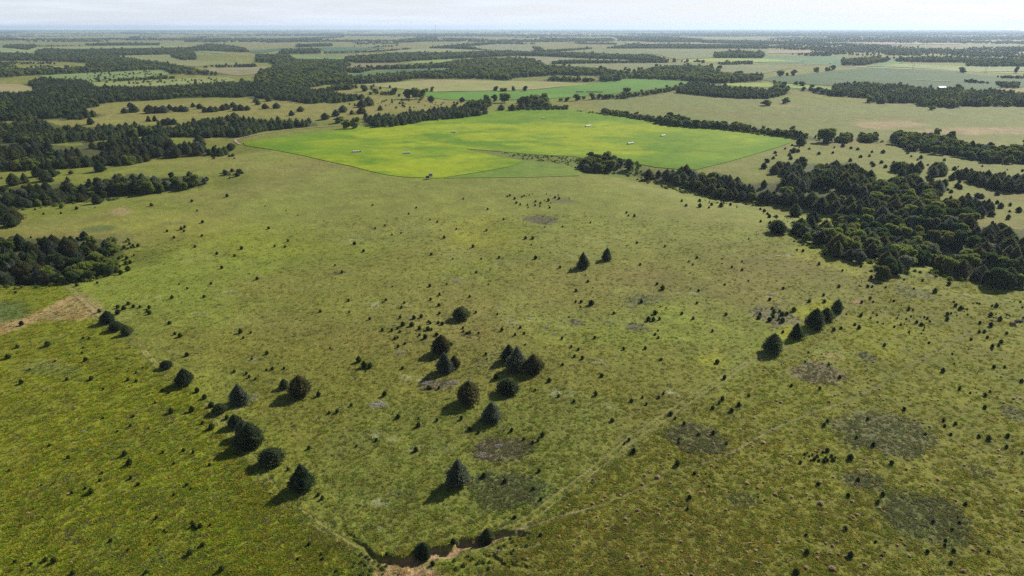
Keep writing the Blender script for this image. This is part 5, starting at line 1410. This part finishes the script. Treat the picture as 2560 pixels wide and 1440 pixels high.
for k, ((cx, cy, w, p), lab) in enumerate(zip(bi, bname([(a, b, c) for a, b, c, d in bi]))):
    o = link('dead_brush_pile', BRUSH[k % 3], None, p); o.scale = (w, w * 0.8, min(w * 0.5, 1.6)); o.rotation_euler = (0, 0, rng.uniform(-.4, .4))
    tag(o, lab, 'brush pile', 'dead brush piles on the pasture')

# bare silver-grey trees along the edge of the woods
def dead_tree_mesh(seed):
    g = random.Random(seed); mb = MB()
    mb.bar((0, 0, -.04), (0.02, 0, .4), .03, .02, 6, False)
    def limb(p, d, l, r, lv):
        q = p + d * l; mb.bar(p, q, r, r * .55, 4, False)
        if lv:
            for _ in range(3):
                dd = (d + Vector((g.gauss(0, .55), g.gauss(0, .55), g.gauss(.15, .3)))).normalized()
                limb(q if g.random() < .6 else p + d * l * .6, dd, l * .68, r * .55, lv - 1)
    for i in range(7):
        t = i * .9 + g.random(); d = Vector((math.cos(t) * .7, math.sin(t) * .7, .75)).normalized()
        limb(Vector((0.01, 0, .2 + .03 * i)), d, .22, .014, 3)
    return mb.mesh('dead_tree', M_DEADWOOD)
DT = [dead_tree_mesh(i) for i in (5, 6)]
for k, (cx, b, s, lab) in enumerate([(2368, 686, 46, 'bare grey tree at the front corner of the right wood, leftmost'), (2415, 698, 44, 'bare grey tree along the front edge of the right wood, second from left'), (2452, 706, 50, 'tallest bare grey tree at the front of the right wood'),
                                    (2490, 716, 40, 'bare grey tree at the front of the right wood, rightmost'), (40, 690, 50, 'bare grey tree inside the grove at the left edge'), (2135, 545, 40, 'silvery bare tree deep in the right wood'), (2372, 640, 26, 'pale bare snag sticking out of the right wood'),
                                    (636, 1003, 26, 'pale dead bush at the right side of the grey-green cedar')]):
    p = place([(cx, b)])[0]; _, dep = project([p]); h = s * dep[0] / FPX * 0.95
    o = link('dead_tree', DT[k % 2], None, p); o.scale = (h, h, h * (0.5 if s == 26 else 1)); o.rotation_euler = (0, 0, k * 1.3)
    tag(o, lab, 'tree')

# ------------------------------------------------------------------ the grass itself
def clump_mesh(seed, n, mat, spread=0.42, hgt=0.5, wid=0.05):
    g = np.random.default_rng(seed)
    a = g.uniform(0, 6.28, n); r = spread * np.sqrt(g.uniform(0, 1, n))
    b = np.stack([r * np.cos(a), r * np.sin(a), np.zeros(n)], 1)
    lean = np.stack([np.cos(a) * g.uniform(0, .45, n), np.sin(a) * g.uniform(0, .45, n), hgt * g.uniform(.5, 1.1, n)], 1)
    s = np.stack([-np.sin(a + g.normal(size=n)), np.cos(a + g.normal(size=n)), np.zeros(n)], 1) * wid
    V = np.stack([b - s, b + s, b + lean], 1).reshape(-1, 3); F = np.arange(3 * n).reshape(-1, 3)
    return mesh_np('grass_clump', V, F, mat)
GRASS = [clump_mesh(s, 34, M_GRASS, .45, .26, .10) for s in (1, 2, 3)]
def grass_points(n, rmax, seed, want):
    g = np.random.default_rng(seed)
    th = g.uniform(R(-47), R(47), n); dmin = math.atan2(H, rmax); d = g.uniform(dmin, R(52), n)
    # uniform over the ground would waste most of them far away: density falls with distance
    rr = H / np.tan(d)
    x, y = rr * np.sin(th), rr * np.cos(th)
    z = terrain(x, y)
    pp, _ = project(np.stack([x, y, z], 1))
    m = (pp[:, 0] > -150) & (pp[:, 0] < 2710) & (pp[:, 1] < 1560) & want(x, y, pp, g)
    m &= near_cut(x, y) > -0.3
    for line, st, gauge in TRACK_W:
        if st > 0.3:
            b0 = line.min(0) - 4; b1 = line.max(0) + 4
            k = m & (x > b0[0]) & (x < b1[0]) & (y > b0[1]) & (y < b1[1])
            dd_, _ = seg_dist(x[k], y[k], line); m[np.nonzero(k)[0][np.abs(dd_ - gauge * .5) < .42]] = False
    return x[m], y[m], z[m], rr[m]
LEFTP = TINT_W[0][0]
def rough(x, y):
    """how coarse the sward is: high beyond the left fence, middling at the right, low on the grazed spur"""
    f = 0.42 + 0.0 * x
    f = np.where(inside(x, y, LEFTP), 1.0, f)
    f = np.where(inside(x, y, TINT_W[1][0]), 0.62, f)
    return f
def w1(x, y, pp, g):
    cl = fbm(x, y, 4, 131, 3)
    return g.uniform(0, 1, len(x)) < rough(x, y) * (0.35 + 0.5 * sstep(0.3, 0.7, cl))
x, y, z, rr = grass_points(230000, 420, 51, w1)
C = cover_colour(x, y)
gq = np.random.default_rng(52)
tone = gq.uniform(0.72, 1.22, len(x))[:, None]
hue = gq.uniform(0, 1, len(x))[:, None]
C = C * tone * np.where(hue < 0.25, np.array([[1.25, 1.0, 1.1]]), np.where(hue < 0.6, np.array([[0.85, 1.05, 0.7]]), 1.0))
s = gq.uniform(0.45, 1.25, len(x)) * (0.75 + 0.4 * rough(x, y)) * (1 + 0.5 * sstep(250, 420, rr))
scatter('coarse_grass', np.stack([x, y, z, s * gq.uniform(.6, 1.1, len(x)), s], 1), GRASS, [.34, .33, .33], 53, C)
print('GRASS', len(x))
# grey-green forbs: the patches that read as dull ovals, and brown weeds through the left pasture
FORBM = [clump_mesh(s, 30, M_FORB, .42, .38, .10) for s in (7, 8)]
def w2(x, y, pp, g):
    f = np.zeros(len(x))
    for (cx, cy, ax, ay, st, cc), (wcx, wcy, rx, ry) in zip(FORBS, FORB_W):
        if st <= 0 or ax <= 0: continue
        d = np.hypot((x - wcx) / rx, (y - wcy) / ry) + 0.55 * (fbm(x, y, 7, 71, 3) - 0.5)
        f = np.maximum(f, st * (1 - sstep(0.7, 1.1, d)))
    f = np.maximum(f, 0.30 * inside(x, y, LEFTP) * sstep(0.45, 0.7, fbm(x, y, 6, 132, 3)))
    f = np.maximum(f, 0.05)
    return g.uniform(0, 1, len(x)) < f
x, y, z, rr = grass_points(120000, 430, 54, w2)
s = gq.uniform(0.5, 1.15, len(x))
scatter('grey_forbs', np.stack([x, y, z, s * .8, s], 1), FORBM, [.5, .5], 55)
print('FORBS', len(x))
# rank growth along the creek bed in the hay field and at the foot of the woods
LB = [cedar_crown('bush', 160, 700 + i, M_LEAF_PALE if i else M_LEAF, 'egg', 0.16) for i in range(3)]
ex = []
for poly, cnt, lo, hi in ((P('1240 380 1310 386 1370 390 1440 394 1470 402 1475 420 1450 428 1420 414 1370 405 1310 400'), 130, .5, 1.6), (P('1440 395 1600 405 1620 440 1560 440 1450 430'), 120, 1, 2.6), (P('0 520 200 505 300 495 300 500 180 515 40 530'), 90, 1, 2.5),
                          (P('0 700 120 712 200 706 300 650 345 610 340 600 260 590 300 640 260 700 100 720 0 730'), 110, .7, 2.2), (P('1440 277 1990 341 1990 350 1640 306 1440 280'), 260, 1.2, 3.2), (P('2200 352 2560 405 2560 418 2200 365'), 120, 1, 3),
                          (P('1960 565 2080 630 2190 650 2180 700 2240 690 2300 670 2350 680 2560 735 2560 742 2350 700 2290 680 2200 712 2160 660 2060 640 1950 590'), 130, .8, 2.4), (P('1600 440 1700 470 1860 505 1990 520 1860 512 1690 480 1590 448'), 90, .8, 2.2),
                          (P('900 296 1180 275 1220 285 1100 303 940 318'), 60, .8, 2), (P('1270 1340 1330 1330 1330 1400 1260 1420 1120 1440 1100 1410 1200 1370'), 30, .4, .9), (P('900 1380 1000 1420 1000 1440 860 1440'), 20, .4, .9)):
    wp = wpoly(poly); x0, y0 = wp.min(0); x1, y1 = wp.max(0); q = 0; tries = 0
    while q < cnt:
        x, y = g.uniform(x0, x1), g.uniform(y0, y1)
        if inside(np.array([x]), np.array([y]), wp)[0]:
            s = g.uniform(lo, hi); ex.append((x, y, 0, s * .75, s * 1.25)); q += 1
ex = np.array(ex); ex[:, 2] = terrain(ex[:, 0], ex[:, 1])
scatter('low_bushes', ex, LB, [.34, .33, .33], 43)

# ------------------------------------------------------------------ round bales in rows
def bale_parts(dia, ln, mat):
    n = 20; V = []; rings = [(-ln / 2, .86), (-ln / 2 + .06, .97), (-ln / 4, 1.0), (0, .985), (ln / 4, 1.0), (ln / 2 - .06, .97), (ln / 2, .86)]
    for x, k in rings:
        for i in range(n):
            t = 2 * math.pi * i / n; rr_ = dia / 2 * k
            V.append((x, rr_ * math.cos(t), max(dia / 2 + rr_ * math.sin(t), 0.03)))
    F = [(a * n + i, a * n + (i + 1) % n, (a + 1) * n + (i + 1) % n, (a + 1) * n + i) for a in range(len(rings) - 1) for i in range(n)]
    mb = MB(); mb.add(V, F); body = mb.mesh('wrap', mat)
    me = MB()
    for sx in (-1, 1):
        E = [(sx * (ln / 2 - .005), dia / 2 * .86 * k * math.cos(2 * math.pi * i / n), max(dia / 2 + dia / 2 * .86 * k * math.sin(2 * math.pi * i / n), .03)) for k in (1, .5) for i in range(n)] + [(sx * (ln / 2 - .03), 0, dia / 2)]
        me.add(E, [(i, (i + 1) % n, n + (i + 1) % n, n + i) for i in range(n)] + [(n + i, n + (i + 1) % n, 2 * n) for i in range(n)])
    return body, me.mesh('cut_face', M_BALE_END)
BW = bale_parts(1.85, 1.5, M_BALE); BT = bale_parts(1.8, 1.5, M_BALE_TAN)
ROWS = [((883, 382), (901, 380.6), 5, 'the leftmost hay-field row', True), ((1010, 385.4), (1024, 384.8), 4, 'the row behind the hunting blind', False), ((1129, 332.4), (1140, 332.2), 3, 'the upper left hay-field row', False),
        ((1353, 298.2), (1362, 297.8), 3, 'the farthest hay-field row', False), ((1462, 318), (1479, 315.4), 6, 'the long slanting hay-field row', False), ((1569, 362), (1583, 359.8), 5, 'the lower right hay-field row', False), ((1652, 342), (1662, 340.4), 4, 'the rightmost hay-field row', False)]
for (a, b, n, where, tan) in ROWS:
    pa, pb = place([a, b]); ang = math.atan2(pb[1] - pa[1], pb[0] - pa[0])
    L = max(math.hypot(*(pb - pa)[:2]), 1e-3)
    # rows lie end to end along their line
    ux, uy = math.cos(ang), math.sin(ang)
    mid = (pa + pb) / 2
    for k in range(n):
        off = (k - (n - 1) / 2) * 1.66 + rng.uniform(-.08, .08)
        x, y = mid[0] + ux * off, mid[1] + uy * off
        last = tan and k == n - 1
        bp = BT if last else BW
        o = empty('round_bale', (x, y, terrain(np.array([x]), np.array([y]))[0] + .12), ang + rng.uniform(-.05, .05))
        link('wrap', bp[0], o); link('cut_face', bp[1], o)
        pos = 'left end' if k == 0 else ('right end' if k == n - 1 else ['', 'second', 'third', 'fourth', 'fifth'][k] + ' from left')
        tag(o, ('unwrapped tan bale at the %s of %s' if last else 'white-wrapped round bale, %s of %s') % (pos, where), 'hay bale', 'round bales in rows on the hay field')
for (a, b, n, where) in [((1440, 231.4), (1459, 231.8), 11, 'left row'), ((1465, 231.6), (1507, 232), 22, 'right row')]:
    pa, pb = place([a, b]); ang = math.atan2(pb[1] - pa[1], pb[0] - pa[0]); L = math.hypot(*(pb - pa)[:2])
    for k in range(n):
        t = (k + .5) / n; x, y = pa[0] + (pb[0] - pa[0]) * t, pa[1] + (pb[1] - pa[1]) * t
        o = empty('round_bale', (x, y, terrain(np.array([x]), np.array([y]))[0] + .8), ang)
        link('wrap', BT[0], o); link('cut_face', BT[1], o)
        ow = ['first', 'second', 'third', 'fourth', 'fifth', 'sixth', 'seventh', 'eighth', 'ninth', 'tenth', 'eleventh']
        pos = ow[k] + ' from the left' if k < 11 else ow[n - 1 - k] + ' from the right'
        tag(o, 'dull brown bale, %s in the %s on the green field behind' % (pos, where), 'hay bale', 'dull bales on the far green field, ' + where)

# ------------------------------------------------------------------ the hunting blind and what stands by it
p = place([(1077, 447)])[0]
o = empty('hunting_blind', p, 0.35)
tag(o, 'grey box-shaped hunting blind on four legs at the near edge of the hay field', 'hunting blind')
for sx in (-1, 1):
    for sy in (-1, 1):
        mb = MB(); mb.bar((sx * 1.15, sy * 1.05, -.2), (sx * .98, sy * .9, 2.1), .075, .075, 6); mb.build('leg', M_TIMBER, o)
mb = MB()
for sy in (-1, 1): mb.bar((-1.1, sy * 1.0, .5), (1.0, sy * .95, 1.8), .04, .04, 4)
mb.bar((-1.08, -1, .6), (-1.02, .95, 1.7), .04, .04, 4)
mb.build('brace', M_TIMBER, o)
mb = MB(); mb.box(0, 0, 2.15, 2.5, 2.3, .12); mb.build('floor', M_TIMBER, o)
cab = MB()
W, D, Z0, Z1 = 2.3, 2.1, 2.215, 4.2
for sy in (-1, 1):
    y = sy * (D / 2)
    cab.box(0, y, Z0 + .5, W, .06, 1.0); cab.box(0, y, Z1 - .18, W, .06, .36)
    for xx in (-W / 2 + .2, 0, W / 2 - .2): cab.box(xx, y, Z0 + 1.31, .4 if xx else .25, .06, .61)
for sx in (-1, 1):
    x = sx * (W / 2 - .03)
    cab.box(x, 0, Z0 + .5, .06, D - .065, 1.0); cab.box(x, 0, Z1 - .18, .06, D - .065, .36)
    for yy in (-D / 2 + .25, D / 2 - .25): cab.box(x, yy, Z0 + 1.31, .06, .42, .61)
wl_ = cab.build('cabin_wall', M_PLYWOOD, o)
for (x, y, sx, sy) in ((-.43, -D / 2 + .06, .42, .02), (.43, -D / 2 + .06, .42, .02), (-W / 2 + .07, 0, .02, 1.1), (W / 2 - .07, 0, .02, 1.1)):
    mb = MB(); mb.box(x, y, Z0 + 1.31, sx, sy, .58); mb.build('window', M_GLASS, wl_)
mb = MB(); mb.box(0, 0, Z1 + .06, 2.7, 2.5, .1, Matrix.Rotation(.05, 4, 'Y')); mb.build('roof', M_PLYWOOD, o)
mb = MB()
for sy in (-1, 1): mb.bar((-2.3, -.3 + .35 * sy, 0), (-1.3, -.3 + .35 * sy, 2.15), .04, .04, 4)
for k in range(7):
    t = (k + .5) / 7; mb.bar((-2.3 + t, -.65, 2.15 * t), (-2.3 + t, .05, 2.15 * t), .025, .025, 4)
mb.build('ladder', M_TIMBER, o)
p = place([(1068.5, 448.2)])[0]
o = empty('hut', p, 0.25); tag(o, 'low dark hut on short posts leaning against the left of the hunting blind', 'hut')
for sx in (-1, 1):
    for sy in (-1, 1): mb = MB(); mb.box(sx * .95, sy * .7, .45, .12, .12, 1.1); mb.build('post', M_TIMBER, o)
mb = MB(); mb.box(0, 0, 1.55, 2.3, 1.8, 1.1); mb.build('wall', M_DARKWALL, o)
mb = MB(); V = [(-1.3, -1.0, 2.1), (1.3, -1.0, 2.1), (1.3, 1.0, 2.1), (-1.3, 1.0, 2.1), (-1.1, 0, 2.55), (1.3, 0, 2.75)]; mb.add(V, [(0, 1, 5, 4), (2, 3, 4, 5), (0, 4, 3), (1, 2, 5), (0, 3, 2, 1)]); mb.build('roof', M_DARKWALL, o)
p = place([(1119, 457)])[0]; mb = MB(); mb.box(0, 0, .8, .2, .2, 2.0); tag(mb.build('fence_post', M_TIMBER, None, p), 'weathered wooden post standing alone right of the hunting blind', 'post')
p = place([(1331.5, 452)])[0]; mb = MB(); mb.bar((0, 0, -.2), (0, 0, 2.2), .09, .07, 8); tag(mb.build('fence_post', M_TIMBER, None, p), 'thin pole by small bushes at the near edge of the hay field', 'post')

# ------------------------------------------------------------------ far things: mast, power poles, farm buildings
p = place([(1089, 93)])[0]; dd = math.hypot(p[0], p[1]); hh = 27 / FPX * dd
o = empty('radio_mast', p); tag(o, 'thin lattice radio mast breaking the horizon', 'mast')
mb = MB(); s = 3.0
for a in range(3):
    t = a * 2.094; mb.bar((s * math.cos(t), s * math.sin(t), 0), (s * .8 * math.cos(t), s * .8 * math.sin(t), hh), .8, .6, 4)
for k in range(24):
    z = hh * k / 24
    for a in range(3):
        t = a * 2.094; u = t + 2.094; mb.bar((s * math.cos(t), s * math.sin(t), z), (s * math.cos(u), s * math.sin(u), z + hh / 24), .35, .35, 3, False)
mb.build('lattice', M_STEEL, o)
mb = MB(); mb.bar((0, 0, hh), (0, 0, hh + 6), .5, .2, 6); mb.build('antenna', M_STEEL, o)
for cx, b, t, lab in ((2282, 174, 162, 'wooden power pole by the gravel road, left one'), (2463, 185, 170, 'wooden power pole by the gravel road, right one'), (1717, 159, 147, 'power pole by the lime strip in the distance')):
    p = place([(cx, b)])[0]; hh = (b - t) / FPX * math.hypot(p[0], p[1]); o = empty('power_pole', p); tag(o, lab, 'power pole')
    mb = MB(); mb.bar((-2, 0, -.5), (-2, 0, hh), .3, .22, 6); mb.bar((2, 0, -.5), (2, 0, hh), .3, .22, 6); mb.build('pole', M_BARK, o)
    mb = MB(); mb.box(0, 0, hh - 1.2, 8, .4, .4); mb.build('crossarm', M_BARK, o)
FARMS = [(1365, 103, 26, 'long white farm shed below the wooded ridge, left of centre horizon'), (1377, 103.5, 12, 'small white shed beside the long one'), (1819, 99, 18, 'bright gabled building in the far woods right of centre'), (1905, 110, 16, 'white-roofed farmhouse among the far trees'),
         (2080, 94, 30, 'pale barn catching the sun in the far right woods'), (2353, 224, 15, 'small pale shed behind the far right wood'), (2523, 73.4, 260, 'long white building on the horizon at the right'), (2557, 73.2, 160, 'white block on the horizon at the right edge'), (2290, 73.6, 140, 'pale building on the right horizon')]
for cx, b, L, lab in FARMS:
    p = place([(cx, b)])[0]
    if math.hypot(p[0], p[1]) > 30000: p = p * (30000 / math.hypot(p[0], p[1])); p[2] = terrain(np.array([p[0]]), np.array([p[1]]))[0]
    o = empty('farm_building', p, rng.uniform(-.2, .2)); tag(o, lab, 'building')
    w_ = L * .45; h_ = max(4, L * .16)
    mb = MB(); mb.box(0, 0, h_ / 2, L, w_, h_); ww = mb.build('wall', M_WALL, o)
    mb = MB(); V = [(-L * .52, -w_ * .55, h_), (L * .52, -w_ * .55, h_), (L * .52, w_ * .55, h_), (-L * .52, w_ * .55, h_), (-L * .52, 0, h_ * 1.6), (L * .52, 0, h_ * 1.6)]
    mb.add(V, [(0, 1, 5, 4), (2, 3, 4, 5), (0, 4, 3), (1, 2, 5), (0, 3, 2, 1)]); mb.build('roof', M_WHITE, o)
    mb = MB(); mb.box(0, -w_ / 2 - .03, h_ * .35, L * .12, .1, h_ * .7); mb.build('door', M_DARKWALL, o)
for k, (cx, b) in enumerate([(1973, 158), (1992, 156.8), (2005, 155.3), (2076, 159.3), (2088, 158.6)]):
    p = place([(cx, b)])[0]; o = empty('bale_stack', p, .3)
    for q in range(4):
        c = link('wrapped_bale', BW[0], o); c.location = ((q - 1.5) * 1.6, 0, .9); c.scale = (1, 1.3, 1.3)
    tag(o, 'white stack of wrapped bales on the bean field beyond the gravel road, ' + ['leftmost', 'second from left', 'middle one', 'second from right', 'rightmost'][k], 'bale stack', 'white bale stacks beyond the gravel road')

# ------------------------------------------------------------------ cattle at the right edge
def cow_meshes(lying=False):
    import bmesh
    me = bpy.data.meshes.new('body_skeleton')
    z = .95 if not lying else .45
    V = [(0, 0, z), (.45, 0, z + .03), (.80, 0, z + .08), (1.12, 0, z + .20), (1.42, 0, z + .12), (1.62, 0, z - .02), (-.45, 0, z + .02), (-.75, 0, z + .05), (-.92, 0, z - .15), (-.95, 0, z - .5)]
    E = [(0, 1), (1, 2), (2, 3), (3, 4), (4, 5), (0, 6), (6, 7), (7, 8), (8, 9)]
    Rd = [.36, .35, .29, .17, .15, .09, .35, .27, .04, .04]
    legs = [(.62, .19, 2), (.62, -.19, 2), (-.68, .19, 7), (-.68, -.19, 7)]
    for x, y, r in legs:
        n = len(V)
        if lying: P_ = [(x + .1, y * 1.5, .30), (x + .45 * (1 if x > 0 else .6), y * 2, .12), (x + .1, y * 2.2, .08)]
        else: P_ = [(x, y, z - .30), (x + (.03 if x > 0 else -.06), y, z - .62), (x, y, .05)]
        V += P_; E += [(r, n), (n, n + 1), (n + 1, n + 2)]; Rd += [.12, .065, .06]
    me.from_pydata(V, E, []); me.update()
    ob = bpy.data.objects.new('body_skeleton', me); col.objects.link(ob)
    sk = ob.modifiers.new('skin', 'SKIN')
    for i, r in enumerate(Rd): me.skin_vertices[0].data[i].radius = (r, r)
    me.skin_vertices[0].data[0].use_root = True
    sb = ob.modifiers.new('sub', 'SUBSURF'); sb.levels = 1; sb.render_levels = 1
    dg = bpy.context.evaluated_depsgraph_get(); r = bpy.data.meshes.new_from_object(ob.evaluated_get(dg))
    bpy.data.objects.remove(ob); r.name = 'body'
    return r
COW_S, COW_L = cow_meshes(False), cow_meshes(True)
def cow(cx, b, rz, mat, lying, lab):
    p = place([(cx, b)])[0]; src = COW_L if lying else COW_S
    me = src.copy(); me.materials.clear(); me.materials.append(mat)
    o = empty('cow', p, rz); link('body', me, o); z = .45 if lying else .95
    for sy in (-1, 1):
        mb = MB(); mb.bar((1.34, sy * .10, z + .22), (1.28, sy * .26, z + .24), .05, .02, 5); mb.build('ear', mat, o)
    mb = MB(); mb.bar((1.55, 0, z + .03), (1.66, 0, z - .04), .10, .08, 6); mb.build('muzzle', M_COW_BLACK, o)
    tag(o, lab, 'cow', 'cattle at the right edge')
cow(2487, 800, 2.4, M_COW_TAN, False, 'cream-backed cow grazing by itself between two shrubs at the right')
cow(2519.5, 793, 2.0, M_COW_BLACK, False, 'black cow standing alone behind the resting herd at the right')
cow(2533.5, 809, 2.9, M_COW_TAN, True, 'tan and brown cow lying at the left end of the resting herd')
cow(2531.5, 811, 3.3, M_COW_RED, True, 'red-brown cow lying against the tan one in the resting herd')
cow(2540, 806.5, .3, M_COW_BLACK, True, 'black cow lying right behind the tan one in the resting herd')
cow(2546, 804.5, 3.0, M_COW_BLACK, True, 'black cow lying in the middle of the resting herd')
cow(2552, 806, .5, M_COW_BLACK, True, 'black cow lying at the right end of the resting herd')
cow(2534.5, 814.5, 3.1, M_COW_BLACK, True, 'black cow lying in front of the resting herd')
cow(2557, 799, 1.0, M_COW_BLACK, False, 'black cow standing at the very right edge of the photograph')
# ------------------------------------------------------------------ haze
def build_haze(density=4.4e-5):
    mb = MB(); S = 47500
    mb.box(0, 0, (180 - 60) / 2, 2 * S, 2 * S, 180 + 60)
    m, n, l = new_mat('haze')
    out = n.new('ShaderNodeOutputMaterial'); v = n.new('ShaderNodeVolumePrincipled')
    v.inputs['Color'].default_value = (0.60, 0.76, 1.0, 1)
    v.inputs['Density'].default_value = density
    v.inputs['Anisotropy'].default_value = 0.3
    l.new(v.outputs[0], out.inputs['Volume'])
    o = mb.build('haze', m)
    tag(o, kind='stuff')
build_haze()


# ------------------------------------------------------------------ things that still read alike are told apart by their order from the left
same = {}
for o in scene.objects:
    if o.parent is None and o.get('category'): same.setdefault(o['label'], []).append(o)
for lab, os_ in same.items():
    if len(os_) > 1:
        pp, _ = project([tuple(o.location) for o in os_])
        for k, i in enumerate(np.argsort(pp[:, 0])):
            w = 'rightmost' if k == len(os_) - 1 else ORD[min(k, 8)]
            t = lab + ', ' + w
            if len(t.split()) <= 16: os_[int(i)]['label'] = t
